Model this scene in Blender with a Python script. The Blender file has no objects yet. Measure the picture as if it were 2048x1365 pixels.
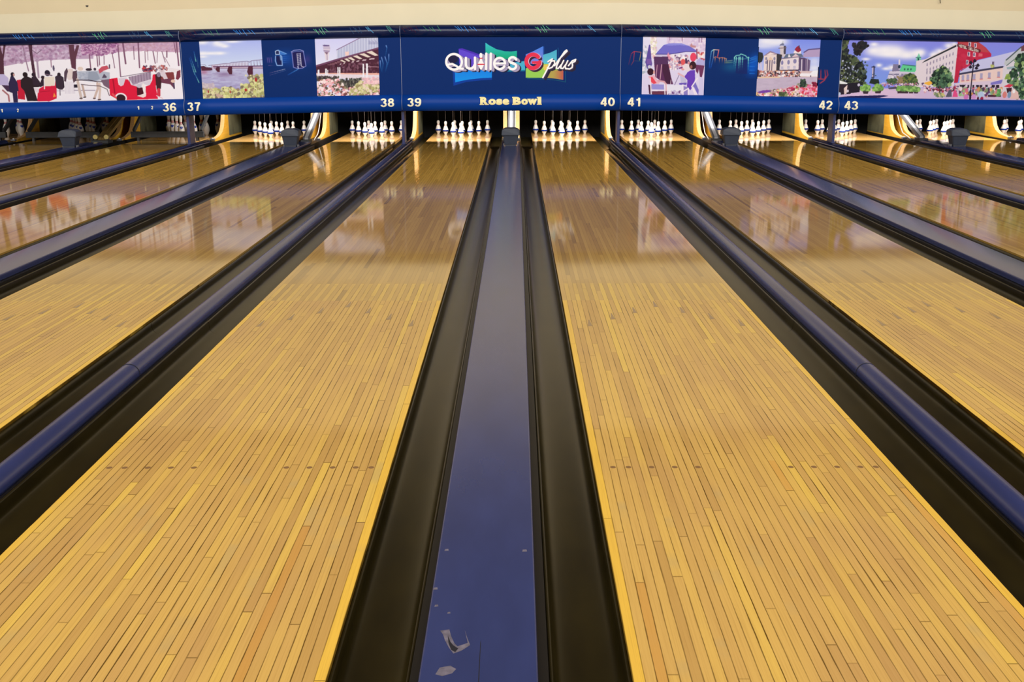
import bpy, bmesh, math, random
import numpy as np
from mathutils import Vector, Matrix

# ------------------------------------------------------------------ camera, light, exposure
C = bpy.context.scene.collection
SC = bpy.context.scene
PI = math.pi

cam_data = bpy.data.cameras.new('camera')
cam_data.sensor_fit = 'HORIZONTAL'
cam_data.sensor_width = 36.0
cam_data.lens = 2210.246 / 2048.0 * 36.0
cam_data.clip_start = 0.05
cam_data.clip_end = 100.0
cam = bpy.data.objects.new('camera', cam_data)
C.objects.link(cam)
RIGHT = Vector((0.9999893665645657, 0.0037791341486397723, -0.0026428966845305334))
DOWN = Vector((-0.0016060240938648004, -0.25183227531953745, -0.9677695623411571))
FWD = Vector((-0.0043228976865574194, 0.9677635161817536, -0.2518235280968009))
rot = Matrix((RIGHT, -DOWN, -FWD)).transposed()
cam.matrix_world = Matrix.Translation((0.08846, -1.54228, 1.41961)) @ rot.to_4x4()
SC.camera = cam

world = bpy.data.worlds.new('world')
SC.world = world
world.use_nodes = True
world.node_tree.nodes['Background'].inputs[0].default_value = (0.9, 0.92, 1.0, 1)
world.node_tree.nodes['Background'].inputs[1].default_value = 0.02

SC.view_settings.view_transform = 'Standard'
SC.view_settings.look = 'None'
SC.view_settings.gamma = 1.0
SC.view_settings.exposure = 0.0
SC.view_settings.use_curve_mapping = False
SC.cycles.use_denoising = True
SC.cycles.max_bounces = 6
SC.cycles.caustics_reflective = False
SC.cycles.caustics_refractive = False


def area(name, loc, direction, sx, sy, power, col=(1, 0.95, 0.86), spread=180):
    l = bpy.data.lights.new(name, 'AREA')
    l.shape = 'RECTANGLE'
    l.size = sx
    l.size_y = sy
    l.energy = power
    l.color = col
    l.spread = math.radians(spread)
    o = bpy.data.objects.new(name, l)
    o.location = loc
    o.rotation_euler = Vector(direction).to_track_quat('-Z', 'Y').to_euler()
    C.objects.link(o)
    return o


# long fluorescent rows tucked behind ceiling steps, facing the pins (hidden from the bowlers)
WARM = (1.0, 0.975, 0.93)
area('ceiling_strip_approach', (0, -3.2, 4.2), (0, 0.55, -0.83), 24, 0.9, 1080, WARM)
area('ceiling_strip_near', (0, 1.0, 4.2), (0, 0.88, -0.48), 24, 0.5, 590, WARM)
area('ceiling_strip_middle', (0, 6.0, 4.2), (0, 0.78, -0.62), 24, 0.5, 320, WARM)
area('ceiling_strip_far', (0, 10.9, 4.2), (0, 0.76, -0.65), 24, 0.5, 430, WARM)

# ------------------------------------------------------------------ dimensions
LW = 1.0668                 # lane width
G1 = 0.72015                # gap with the wide divider
G2 = 0.51232                # gap with the narrow divider
PAIR = 2 * LW + G1 + G2
MX = 0.005
Y_END = 17.17
DECK_END = 19.3


def lane_left(n):
    if n >= 40:
        x = G1 / 2
        for k in range(40, n):
            x += LW + (G2 if k % 2 == 0 else G1)
        return x
    x = -G1 / 2 - LW
    for k in range(39, n, -1):
        x -= LW + (G2 if k % 2 == 1 else G1)
    return x


LANES = list(range(34, 46))


LP = {34: 'the leftmost lane', 35: 'the lane below the grey horse', 36: 'lane 36 below the red carriage', 37: 'lane 37 below the bridge picture', 38: 'lane 38 below the airport picture',
      39: 'lane 39 below the white Q', 40: 'lane 40 below the red G', 41: 'lane 41 below the violet parasol', 42: 'lane 42 below the town square', 43: 'lane 43 below the dark tree',
      44: 'the lane below the white hotel', 45: 'the rightmost lane'}
DA = {34: 'at the far left', 35: 'below the winter picture', 36: 'below the join between winter and bridge pictures', 37: 'between lanes below bridge and airport pictures', 38: 'between lanes 38 and 39, left of logo',
      39: 'in the middle below the logo', 40: 'between lanes 40 and 41, right of logo', 41: 'between the parasol and town square pictures', 42: 'between lanes 42 and 43 under dark tree',
      43: 'below the sunny street picture', 44: 'at the far right'}


def lane_phrase(n):
    return LP[n]


# ------------------------------------------------------------------ helpers
def lin(c):
    out = []
    for v in c[:3]:
        v = v / 255.0
        out.append(v / 12.92 if v <= 0.04045 else ((v + 0.055) / 1.055) ** 2.4)
    return tuple(out)


def lin4(*c):
    return lin(c) + (1.0,)


def mat(name, rgb, rough=0.5, metal=0.0, spec=0.5, noise=0.0, nscale=6.0, stretch=(1, 1, 1), bump=0.0):
    m = bpy.data.materials.new(name)
    m.use_nodes = True
    nt = m.node_tree
    b = nt.nodes['Principled BSDF']
    b.inputs['Roughness'].default_value = rough
    b.inputs['Metallic'].default_value = metal
    b.inputs['Specular IOR Level'].default_value = spec
    c = lin4(*rgb)
    b.inputs['Base Color'].default_value = c
    if noise > 0 or bump > 0:
        tc = nt.nodes.new('ShaderNodeTexCoord')
        mp = nt.nodes.new('ShaderNodeMapping')
        mp.inputs['Scale'].default_value = stretch
        nz = nt.nodes.new('ShaderNodeTexNoise')
        nz.inputs['Scale'].default_value = nscale
        nz.inputs['Detail'].default_value = 4
        nt.links.new(tc.outputs['Object'], mp.inputs[0])
        nt.links.new(mp.outputs[0], nz.inputs['Vector'])
        if noise > 0:
            r = nt.nodes.new('ShaderNodeValToRGB')
            r.color_ramp.elements[0].position = 0.3
            r.color_ramp.elements[1].position = 0.7
            r.color_ramp.elements[0].color = tuple(v * (1 - noise) for v in c[:3]) + (1,)
            r.color_ramp.elements[1].color = tuple(min(1, v * (1 + noise)) for v in c[:3]) + (1,)
            nt.links.new(nz.outputs[0], r.inputs[0])
            nt.links.new(r.outputs[0], b.inputs['Base Color'])
        if bump > 0:
            bp = nt.nodes.new('ShaderNodeBump')
            bp.inputs['Strength'].default_value = bump
            bp.inputs['Distance'].default_value = 0.01
            nt.links.new(nz.outputs[0], bp.inputs['Height'])
            nt.links.new(bp.outputs[0], b.inputs['Normal'])
    return m


def tag(o, label=None, cat=None, group=None, kind=None):
    if label:
        o['label'] = label
    if cat:
        o['category'] = cat
    if group:
        o['group'] = group
    if kind:
        o['kind'] = kind
    return o


def link(name, me, m=None, parent=None, loc=(0, 0, 0)):
    o = bpy.data.objects.new(name, me)
    C.objects.link(o)
    if m is not None:
        for mm in (m if isinstance(m, (list, tuple)) else [m]):
            if len(me.materials) < (len(m) if isinstance(m, (list, tuple)) else 1):
                me.materials.append(mm)
    o.location = loc
    if parent is not None:
        o.parent = parent
    return o


def empty(name, loc, label, cat, group=None):
    o = bpy.data.objects.new(name, None)
    o.empty_display_size = 0.1
    C.objects.link(o)
    o.location = loc
    tag(o, label, cat, group)
    return o


def bm_mesh(bm, name='mesh', smooth=False):
    bmesh.ops.recalc_face_normals(bm, faces=bm.faces[:])
    me = bpy.data.meshes.new(name)
    bm.to_mesh(me)
    bm.free()
    if smooth:
        for p in me.polygons:
            p.use_smooth = True
    return me


def add_box(bm, x0, x1, y0, y1, z0, z1, bevel=0.0):
    r = bmesh.ops.create_cube(bm, size=1.0)
    vs = r['verts']
    for v in vs:
        v.co = Vector((x0 + (v.co.x + 0.5) * (x1 - x0), y0 + (v.co.y + 0.5) * (y1 - y0), z0 + (v.co.z + 0.5) * (z1 - z0)))
    if bevel > 0:
        es = list({e for v in vs for e in v.link_edges})
        bmesh.ops.bevel(bm, geom=es, offset=bevel, segments=2, affect='EDGES', profile=0.5)
    return vs


def box_mesh(x0, x1, y0, y1, z0, z1, bevel=0.0):
    bm = bmesh.new()
    add_box(bm, x0, x1, y0, y1, z0, z1, bevel)
    return bm_mesh(bm)


def extrude_y(pts, ys, closed=True, scale=None):
    """profile of (x, z) points swept along y"""
    bm = bmesh.new()
    rings = []
    for y in ys:
        rings.append([bm.verts.new((x, y, z)) for x, z in pts])
    n = len(pts)
    for a, b in zip(rings[:-1], rings[1:]):
        for i in range(n if closed else n - 1):
            j = (i + 1) % n
            bm.faces.new((a[i], a[j], b[j], b[i]))
    if closed:
        bm.faces.new(rings[0])
        bm.faces.new(rings[-1][::-1])
    return bm


def extrude_x(pts, xs):
    """closed profile of (y, z) points swept along x"""
    bm = bmesh.new()
    rings = [[bm.verts.new((x, y, z)) for y, z in pts] for x in xs]
    n = len(pts)
    for a, b in zip(rings[:-1], rings[1:]):
        for i in range(n):
            j = (i + 1) % n
            bm.faces.new((a[i], a[j], b[j], b[i]))
    bm.faces.new(rings[0])
    bm.faces.new(rings[-1][::-1])
    return bm


def lathe(prof, seg=24, bm=None):
    """prof: list of (r, z, material index of the ring above)"""
    bm = bm or bmesh.new()
    rings = []
    for p in prof:
        r, z = p[0], p[1]
        if r < 1e-6:
            rings.append([bm.verts.new((0, 0, z))])
        else:
            rings.append([bm.verts.new((r * math.cos(2 * PI * i / seg), r * math.sin(2 * PI * i / seg), z)) for i in range(seg)])
    for k, (a, b) in enumerate(zip(rings[:-1], rings[1:])):
        mi = prof[k][2] if len(prof[k]) > 2 else 0
        for i in range(seg):
            j = (i + 1) % seg
            if len(a) == 1 and len(b) == 1:
                continue
            if len(a) == 1:
                f = bm.faces.new((a[0], b[j], b[i]))
            elif len(b) == 1:
                f = bm.faces.new((a[i], a[j], b[0]))
            else:
                f = bm.faces.new((a[i], a[j], b[j], b[i]))
            f.material_index = mi
    return bm


def tube(pts, r, seg=8):
    bm = bmesh.new()
    P = [Vector(p) for p in pts]
    rings = []
    for i, p in enumerate(P):
        d = (P[min(i + 1, len(P) - 1)] - P[max(i - 1, 0)]).normalized()
        u = d.cross(Vector((1, 0, 0)))
        if u.length < 0.1:
            u = d.cross(Vector((0, 1, 0)))
        u.normalize()
        w = d.cross(u)
        rings.append([bm.verts.new(p + r * (math.cos(2 * PI * k / seg) * u + math.sin(2 * PI * k / seg) * w)) for k in range(seg)])
    for a, b in zip(rings[:-1], rings[1:]):
        for i in range(seg):
            j = (i + 1) % seg
            bm.faces.new((a[i], a[j], b[j], b[i]))
    bm.faces.new(rings[0])
    bm.faces.new(rings[-1][::-1])
    return bm_mesh(bm, smooth=True)


# ------------------------------------------------------------------ materials
class N:
    """short node-building helper"""
    def __init__(self, m):
        self.nt = m.node_tree

    def put(self, s, v):
        if hasattr(v, 'is_output') or isinstance(v, bpy.types.NodeSocket):
            self.nt.links.new(v, s)
        else:
            s.default_value = v

    def m(self, op, a, b=0.0, c=0.0, clamp=False):
        n = self.nt.nodes.new('ShaderNodeMath')
        n.operation = op
        n.use_clamp = clamp
        for i, v in enumerate((a, b, c)):
            self.put(n.inputs[i], v)
        return n.outputs[0]

    def vec(self, x, y, z):
        n = self.nt.nodes.new('ShaderNodeCombineXYZ')
        for i, v in enumerate((x, y, z)):
            self.put(n.inputs[i], v)
        return n.outputs[0]

    def white(self, v):
        n = self.nt.nodes.new('ShaderNodeTexWhiteNoise')
        n.noise_dimensions = '3D'
        self.nt.links.new(v, n.inputs['Vector'])
        return n.outputs['Value']

    def noise(self, v, scale=1.0, detail=3.0):
        n = self.nt.nodes.new('ShaderNodeTexNoise')
        n.inputs['Scale'].default_value = scale
        n.inputs['Detail'].default_value = detail
        self.nt.links.new(v, n.inputs['Vector'])
        return n.outputs[0]

    def ramp(self, f, stops):
        n = self.nt.nodes.new('ShaderNodeValToRGB')
        e = n.color_ramp.elements
        while len(e) < len(stops):
            e.new(0.5)
        for el, (p, c) in zip(e, stops):
            el.position = p
            el.color = lin4(*c)
        self.put(n.inputs[0], f)
        return n.outputs[0]

    def mix(self, f, a, b, mode='MIX'):
        n = self.nt.nodes.new('ShaderNodeMix')
        n.data_type = 'RGBA'
        n.blend_type = mode
        self.put(n.inputs[0], f)
        self.put(n.inputs[6], a)
        self.put(n.inputs[7], b)
        return n.outputs[2]

    def step(self, x, lo, hi):
        n = self.nt.nodes.new('ShaderNodeMapRange')
        n.interpolation_type = 'SMOOTHSTEP'
        self.put(n.inputs[0], x)
        n.inputs[1].default_value = lo
        n.inputs[2].default_value = hi
        n.inputs[3].default_value = 0.0
        n.inputs[4].default_value = 1.0
        return n.outputs[0]


def wt(*c):
    return (c[0] * 0.95, c[1] * 0.975, c[2] * 0.97)


def lane_wood():
    m = bpy.data.materials.new('lane_wood')
    m.use_nodes = True
    k = N(m)
    nt = k.nt
    b = nt.nodes['Principled BSDF']
    tc = nt.nodes.new('ShaderNodeTexCoord')
    sp = nt.nodes.new('ShaderNodeSeparateXYZ')
    nt.links.new(tc.outputs['Object'], sp.inputs[0])
    x, y = sp.outputs[0], sp.outputs[1]
    oi = nt.nodes.new('ShaderNodeObjectInfo')
    seed = k.m('MULTIPLY', oi.outputs['Random'], 91.7)
    bw = LW / 39.0
    bx = k.m('DIVIDE', x, bw)
    bi = k.m('FLOOR', bx)
    fx = k.m('FRACT', bx)
    r1 = k.white(k.vec(bi, seed, 1.3))
    r2 = k.white(k.vec(bi, seed, 7.7))
    r3 = k.white(k.vec(bi, seed, 4.1))
    L = k.m('MULTIPLY_ADD', r1, 1.5, 0.7)
    t = k.m('ADD', k.m('DIVIDE', y, L), k.m('MULTIPLY', r2, 17.0))
    ti = k.m('FLOOR', t)
    ft = k.m('FRACT', t)
    tone = k.white(k.vec(bi, ti, seed))
    tone2 = k.white(k.vec(bi, ti, k.m('ADD', seed, 3.3)))
    grain = k.noise(k.vec(k.m('MULTIPLY', x, 260.0), k.m('MULTIPLY', y, 3.5), seed), 1.0, 3.0)
    big = k.noise(k.vec(k.m('MULTIPLY', x, 2.2), k.m('MULTIPLY', y, 1.1), seed), 1.0, 3.0)
    maple = k.ramp(tone, [(0.0, wt(190, 146, 82)), (0.3, wt(202, 157, 88)), (0.6, wt(208, 163, 88)), (0.88, wt(213, 168, 86)), (1.0, wt(221, 177, 84))])
    maple = k.mix(k.m('MULTIPLY', k.step(big, 0.45, 0.72), 0.4), maple, lin4(*wt(184, 138, 92)))
    edge = k.m('GREATER_THAN', k.m('ABSOLUTE', k.m('SUBTRACT', bx, 19.5)), 18.5)
    maple = k.mix(k.m('MULTIPLY', edge, 0.7), maple, lin4(*wt(238, 186, 66)))
    pine = k.ramp(tone, [(0.0, wt(172, 130, 62)), (0.3, wt(182, 139, 66)), (0.7, wt(188, 144, 69)), (1.0, wt(196, 152, 75))])
    dk = k.m('GREATER_THAN', tone2, 0.95)
    pine = k.mix(k.m('MULTIPLY', dk, 0.35), pine, lin4(*wt(92, 64, 36)))
    pine = k.mix(k.m('MULTIPLY', edge, 0.5), pine, lin4(*wt(206, 158, 78)))
    odd = k.m('MODULO', k.m('ABSOLUTE', bi), 2.0)
    spl = k.m('GREATER_THAN', y, k.m('MULTIPLY_ADD', odd, 0.5, 4.87))
    col = k.mix(spl, maple, pine)
    # interlaced ends of the splice read a little cleaner and yellower
    inspl = k.m('MULTIPLY', k.m('GREATER_THAN', y, 4.87), k.m('LESS_THAN', y, 5.37))
    col = k.mix(k.m('MULTIPLY', inspl, k.m('MULTIPLY_ADD', odd, 0.34, 0.06)), col, lin4(*wt(214, 176, 92)))
    col = k.mix(k.m('MULTIPLY', k.m('SUBTRACT', 1.0, k.step(grain, 0.25, 0.6)), 0.22), col, lin4(*wt(154, 108, 56)))
    # worn places: a few boards rubbed grey, a few patched in orange
    rub = k.noise(k.vec(k.m('MULTIPLY', bi, 1.9), k.m('MULTIPLY', y, 2.6), k.m('ADD', seed, 20.0)), 1.0, 4.0)
    near = k.m('LESS_THAN', y, 2.2)
    col = k.mix(k.m('MULTIPLY', k.m('MULTIPLY', k.step(rub, 0.60, 0.72), near), 0.4), col, lin4(*wt(176, 150, 106)))
    orange = k.m('MULTIPLY', k.m('GREATER_THAN', tone2, 0.982), near)
    col = k.mix(k.m('MULTIPLY', orange, 0.38), col, lin4(*wt(206, 140, 60)))
    # seams between boards, end joints, cross joints of the lane sections
    d = k.m('MULTIPLY', k.m('MINIMUM', fx, k.m('SUBTRACT', 1.0, fx)), bw)
    wear = k.noise(k.vec(k.m('MULTIPLY', bi, 3.7), k.m('MULTIPLY', y, 5.0), seed), 1.0, 5.0)
    wid = k.m('MULTIPLY_ADD', k.step(wear, 0.45, 0.75), 0.0018, 0.0016)
    seam = k.m('SUBTRACT', 1.0, k.m('DIVIDE', d, wid), clamp=True)
    seam = k.m('POWER', seam, 0.5)
    sstr = k.m('MULTIPLY', k.step(wear, 0.18, 0.52), k.m('MULTIPLY_ADD', r3, 0.6, 0.55))
    seam = k.m('MULTIPLY', seam, k.m('MULTIPLY', sstr, k.m('MULTIPLY_ADD', spl, -0.6, 1.0)))
    ej = k.m('MULTIPLY', k.m('MINIMUM', ft, k.m('SUBTRACT', 1.0, ft)), L)
    ej = k.m('MULTIPLY', k.m('SUBTRACT', 1.0, k.step(ej, 0.0006, 0.0034)), k.m('MULTIPLY_ADD', r2, 0.6, 0.25))
    ej = k.m('MULTIPLY', ej, k.m('MULTIPLY_ADD', spl, -0.8, 1.0))
    cj = k.m('SUBTRACT', 1.0, k.step(k.m('ABSOLUTE', k.m('SUBTRACT', y, 15.306)), 0.004, 0.012))
    line = k.m('MAXIMUM', seam, k.m('MAXIMUM', ej, k.m('MULTIPLY', cj, 0.6)), clamp=True)
    col = k.mix(line, col, lin4(70, 46, 12))
    nt.links.new(col, b.inputs['Base Color'])
    rr = k.m('MULTIPLY_ADD', grain, 0.03, 0.045)
    nt.links.new(rr, b.inputs['Roughness'])
    b.inputs['Specular IOR Level'].default_value = 0.5
    # the lacquer is worn: about half of the surface no longer mirrors
    df = nt.nodes.new('ShaderNodeBsdfDiffuse')
    nt.links.new(col, df.inputs['Color'])
    mx = nt.nodes.new('ShaderNodeMixShader')
    nt.links.new(k.m('MULTIPLY_ADD', spl, 0.24, 0.46), mx.inputs[0])
    nt.links.new(df.outputs[0], mx.inputs[1])
    nt.links.new(b.outputs[0], mx.inputs[2])
    nt.links.new(mx.outputs[0], nt.nodes['Material Output'].inputs['Surface'])
    return m


def striped_wood(name, stops, rough=0.4):
    m = bpy.data.materials.new(name)
    m.use_nodes = True
    k = N(m)
    b = k.nt.nodes['Principled BSDF']
    tc = k.nt.nodes.new('ShaderNodeTexCoord')
    mp = k.nt.nodes.new('ShaderNodeMapping')
    mp.inputs['Scale'].default_value = (20, 2, 20)
    k.nt.links.new(tc.outputs['Object'], mp.inputs[0])
    f = k.noise(mp.outputs[0], 1.5, 4)
    k.nt.links.new(k.ramp(f, stops), b.inputs['Base Color'])
    b.inputs['Roughness'].default_value = rough
    return m


M = {}
M['wood'] = lane_wood()
M['deck'] = striped_wood('deck_wood', [(0.3, (208, 160, 90)), (0.7, (226, 178, 106))], 0.08)
M['inlay'] = mat('dark_inlay', (136, 104, 60), 0.2)
M['dot'] = mat('dark_dot', (124, 90, 54), 0.2)
M['lane_side'] = mat('lane_side', (16, 13, 9), 0.5)
M['gutter'] = mat('gutter_plastic', (32, 26, 8), 0.28, spec=0.24, noise=0.35, nscale=3.0, stretch=(3, 1, 3))
M['black'] = mat('black_base', (14, 12, 12), 0.45)
M['cap'] = mat('navy_cap', (44, 53, 95), 0.22, spec=0.5, noise=0.10, nscale=5.0, stretch=(2, 0.6, 1))
M['round_cap'] = mat('navy_round_cap', (40, 48, 90), 0.24, spec=0.5, noise=0.1, nscale=5.0, stretch=(2, 0.6, 1))
M['scuff'] = mat('scuffed_patch', (98, 92, 104), 0.6, noise=0.35, nscale=60)
M['split'] = mat('split_line', (18, 18, 30), 0.6)
M['cream'] = mat('cream_paint', (224, 215, 186), 0.6, noise=0.02, nscale=2)
M['cream_upper'] = mat('cream_fascia', (220, 205, 170), 0.6, noise=0.02, nscale=2)
M['ceiling'] = mat('ceiling_tile', (120, 112, 98), 0.8, noise=0.04, nscale=3)
M['side'] = mat('side_wall', (190, 180, 160), 0.8, noise=0.04, nscale=3)
M['approach'] = striped_wood('approach_wood', [(0.3, (190, 148, 84)), (0.7, (208, 166, 96))], 0.25)
M['under'] = mat('dark_subfloor', (18, 16, 15), 0.8, noise=0.2)
M['pit'] = mat('pit_black', (6, 6, 9), 0.9, noise=0.2)
M['panel'] = mat('navy_panel', (3, 42, 108), 0.5, spec=0.08)
M['bolster'] = mat('navy_bolster', (8, 60, 148), 0.38, spec=0.14)
M['cornice'] = mat('dark_cornice', (5, 24, 68), 0.2, spec=0.4)
M['cream_text'] = mat('cream_lettering', (250, 244, 214), 0.5)
M['yellow_text'] = mat('pale_yellow_lettering', (244, 232, 168), 0.5)
M['seam'] = mat('pale_seam_strip', (120, 130, 165), 0.4)
M['post'] = mat('navy_steel', (38, 46, 96), 0.4)
M['kick'] = striped_wood('kick_wood', [(0.3, (196, 144, 36)), (0.7, (216, 166, 52))], 0.45)
M['kick_edge'] = striped_wood('ply_edge', [(0.3, (206, 158, 100)), (0.7, (222, 176, 116))], 0.6)
M['kick_panel'] = mat('worn_panel', (92, 92, 70), 0.6, noise=0.4, nscale=5)
M['steel'] = mat('bright_steel', (226, 226, 232), 0.3, metal=0.25)
M['grey_metal'] = mat('dull_grey_metal', (112, 112, 118), 0.45, metal=0.2)
M['dark_metal'] = mat('dark_grey_metal', (70, 72, 76), 0.5, metal=0.3, noise=0.2, nscale=8)
M['brass'] = mat('brown_brass', (150, 122, 70), 0.45, metal=0.4, noise=0.25, nscale=9)
M['roller'] = mat('pale_brass', (206, 188, 120), 0.35, metal=0.5)
M['hood'] = mat('charcoal_plastic', (50, 56, 70), 0.5, noise=0.08, nscale=20)
M['white_pin'] = mat('white_pin', (244, 240, 236), 0.25)
M['pin_red'] = mat('red_stripe', (176, 30, 44), 0.3)
M['pin_faint'] = mat('faint_red_stripe', (214, 150, 146), 0.3)
M['rubber'] = mat('blue_rubber', (16, 52, 150), 0.5, spec=0.2)
M['emblem'] = mat('blue_emblem', (44, 66, 176), 0.4)
M['cord'] = mat('grey_cord', (120, 120, 128), 0.6)
M['hose'] = mat('pale_hose', (188, 184, 180), 0.5)
M['hole'] = mat('dark_plug', (46, 40, 34), 0.6)


def paint_material(name, rough=0.42):
    m = bpy.data.materials.new(name)
    m.use_nodes = True
    nt = m.node_tree
    a = nt.nodes.new('ShaderNodeAttribute')
    a.attribute_name = 'paint'
    b = nt.nodes['Principled BSDF']
    b.inputs['Roughness'].default_value = rough
    b.inputs['Specular IOR Level'].default_value = 0.08
    nt.links.new(a.outputs['Color'], b.inputs['Base Color'])
    return m


M['print'] = paint_material('printed_picture', 0.5)
M['streak'] = paint_material('printed_streaks', 0.3)

# ------------------------------------------------------------------ room shell
def struct(name, me, m):
    return tag(link(name, me, m), kind='structure')


XW = 13.0
struct('floor', box_mesh(-XW, XW, -7.0, 20.5, -0.45, -0.30), M['under'])
struct('floor_approach', box_mesh(-XW, XW, -7.0, -0.01, -0.30, 0.0), M['approach'])
struct('ceiling', box_mesh(-XW, XW, -7.0, 20.5, 4.6, 4.7), M['ceiling'])
struct('wall_left', box_mesh(-XW - 0.1, -XW, -7.0, 20.5, -0.45, 4.7), M['side'])
struct('wall_right', box_mesh(XW, XW + 0.1, -7.0, 20.5, -0.45, 4.7), M['side'])
struct('wall_back', box_mesh(-XW, XW, -7.1, -7.0, -0.45, 4.7), M['side'])
struct('wall_pit', box_mesh(-XW, XW, 19.9, 20.0, -0.30, 4.6), M['pit'])


def sag(X):
    """the row of mask units hangs a few centimetres lower towards both ends"""
    return -0.06 * max(0.0, (abs(X - MX) - PAIR / 2) / PAIR)


bm = bmesh.new()
cols = []
for X in (-XW, -1.5 * PAIR, -0.5 * PAIR, 0.5 * PAIR, 1.5 * PAIR, XW):
    dz = sag(X)
    cols.append([bm.verts.new(p) for p in ((X, 16.02, 1.70 + dz), (X, 16.02, 2.165 + dz * 1.3), (X, 15.82, 4.6), (X, 16.12, 4.6), (X, 16.12, 1.70 + dz))])
for a, b in zip(cols[:-1], cols[1:]):
    for i in range(5):
        j = (i + 1) % 5
        f = bm.faces.new((a[i], a[j], b[j], b[i]))
        if i == 1:
            f.material_index = 1
bm.faces.new(cols[0])
bm.faces.new(cols[-1][::-1])
struct('wall_front', bm_mesh(bm), [M['cream'], M['cream_upper']])

# ------------------------------------------------------------------ lanes
def disc_mesh(rx, ry, z0, z1, seg=16):
    bm = bmesh.new()
    lo = [bm.verts.new((rx * math.cos(2 * PI * i / seg), ry * math.sin(2 * PI * i / seg), z0)) for i in range(seg)]
    hi = [bm.verts.new((v.co.x, v.co.y, z1)) for v in lo]
    bm.faces.new(hi)
    bm.faces.new(lo[::-1])
    for i in range(seg):
        j = (i + 1) % seg
        bm.faces.new((lo[i], lo[j], hi[j], hi[i]))
    return bm_mesh(bm)


def arrow_mesh():
    bm = bmesh.new()
    p = [(-0.012, -0.075), (0.012, -0.068), (0.004, 0.075), (-0.001, 0.075)]
    lo = [bm.verts.new((x, y, -0.001)) for x, y in p]
    hi = [bm.verts.new((x, y, 0.0004)) for x, y in p]
    bm.faces.new(hi)
    bm.faces.new(lo[::-1])
    for i in range(4):
        j = (i + 1) % 4
        bm.faces.new((lo[i], lo[j], hi[j], hi[i]))
    return bm_mesh(bm)


surf_me = box_mesh(0, LW, 0.0, Y_END - 0.001, -0.045, 0.0, 0.0015)
side_me = box_mesh(0.004, LW - 0.004, 0.002, DECK_END - 0.002, -0.25, -0.045)
deck_me = box_mesh(0, LW, Y_END, DECK_END, -0.045, 0.0, 0.0015)
dot_me = disc_mesh(0.0105, 0.011, -0.001, 0.0004)
arr_me = arrow_mesh()
BW = LW / 39
for n in LANES:
    x0 = lane_left(n)
    t = empty('bowling_lane', (x0, 0, 0), 'polished wooden bowling lane, ' + lane_phrase(n), 'bowling lane', 'wooden bowling lanes')
    link('lane_surface', surf_me, M['wood'], t)
    link('pin_deck', deck_me, M['deck'], t)
    link('lane_base', side_me, M['lane_side'], t)
    if 38 <= n <= 41:
        for k in range(7):
            link('arrow', arr_me, M['inlay'], t, ((4.5 + 5 * k) * BW, 4.30 + 0.155 * (3 - abs(k - 3)), 0.0))
    if 39 <= n <= 40:
        for bd in (3, 5, 8, 11, 14, 26, 29, 32, 35, 37):
            link('dot', dot_me, M['dot'], t, ((bd - 0.5) * BW, 2.135, 0.0))

# ------------------------------------------------------------------ gutters and dividers
def smooth_long(me):
    """smooth along the sweep, with hard edges where the end faces begin"""
    for p in me.polygons:
        p.use_smooth = abs(p.normal.y) < 0.5
    for e in me.edges:
        if abs(me.vertices[e.vertices[0]].co.y - me.vertices[e.vertices[1]].co.y) < 1e-6:
            e.use_edge_sharp = True
    return me


def gutter_profile(side, w):
    """x measured from the lane edge outwards; side = +1 right of the lane, -1 left of it"""
    pts = [(0.002, -0.012), (0.010, -0.016)]
    cx, rx, rz = 0.010 + (w - 0.022) / 2, (w - 0.022) / 2, 0.068
    for i in range(1, 20):
        a = PI * i / 20
        ca = -math.cos(a)
        pts.append((cx + rx * ca, -0.016 - rz * math.sin(a) ** 0.5))
    pts += [(w - 0.012, -0.010), (w - 0.009, -0.004), (w - 0.004, -0.003), (w, -0.008)]
    xm = w / 2
    outer = [(x + (0.004 if x > xm else -0.004) * min(1.0, abs(x - xm) / 0.05) * (1.0 if -0.084 < z < -0.017 else 0.0), z - 0.006) for x, z in pts[::-1]]
    outer[0] = (w + 0.0, -0.02)
    return [(side * x, z) for x, z in pts + outer]


GW = 0.197
gut_me = {}
for s in (1, -1):
    a = extrude_y(gutter_profile(s, GW), [0.0, 4.378])
    sec1 = bm_mesh(a, smooth=False)
    b = extrude_y([(x, z - 0.002) for x, z in gutter_profile(s, GW)], [4.384, 16.6])
    sec2 = bm_mesh(b)
    for me in (sec1, sec2):
        smooth_long(me)
    tail = box_mesh(min(s * 0.004, s * (GW + 0.0)), max(s * 0.004, s * (GW + 0.0)), 16.602, DECK_END, -0.10, -0.085)
    gut_me[s] = (sec1, sec2, tail)
for n in LANES:
    for s in (-1, 1):
        if (n == LANES[0] and s < 0) or (n == LANES[-1] and s > 0):
            continue
        x = lane_left(n) + (LW if s > 0 else 0)
        t = empty('lane_gutter', (x, 0, 0), 'dark curved gutter along the %s edge of %s' % ('right' if s > 0 else 'left', lane_phrase(n)), 'gutter', 'dark gutters beside the lanes')
        for nm, me in zip(('gutter_section', 'gutter_section', 'gutter_tail'), gut_me[s]):
            link(nm, me, M['gutter'], t)


def rounded(x0, x1, z0, z1, r, seg=4):
    pts = []
    for cx, cz, a0 in ((x1 - r, z0 + r, -90), (x1 - r, z1 - r, 0), (x0 + r, z1 - r, 90), (x0 + r, z0 + r, 180)):
        for i in range(seg + 1):
            a = math.radians(a0 + 90 * i / seg)
            pts.append((cx + r * math.cos(a), cz + r * math.sin(a)))
    return pts


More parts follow.
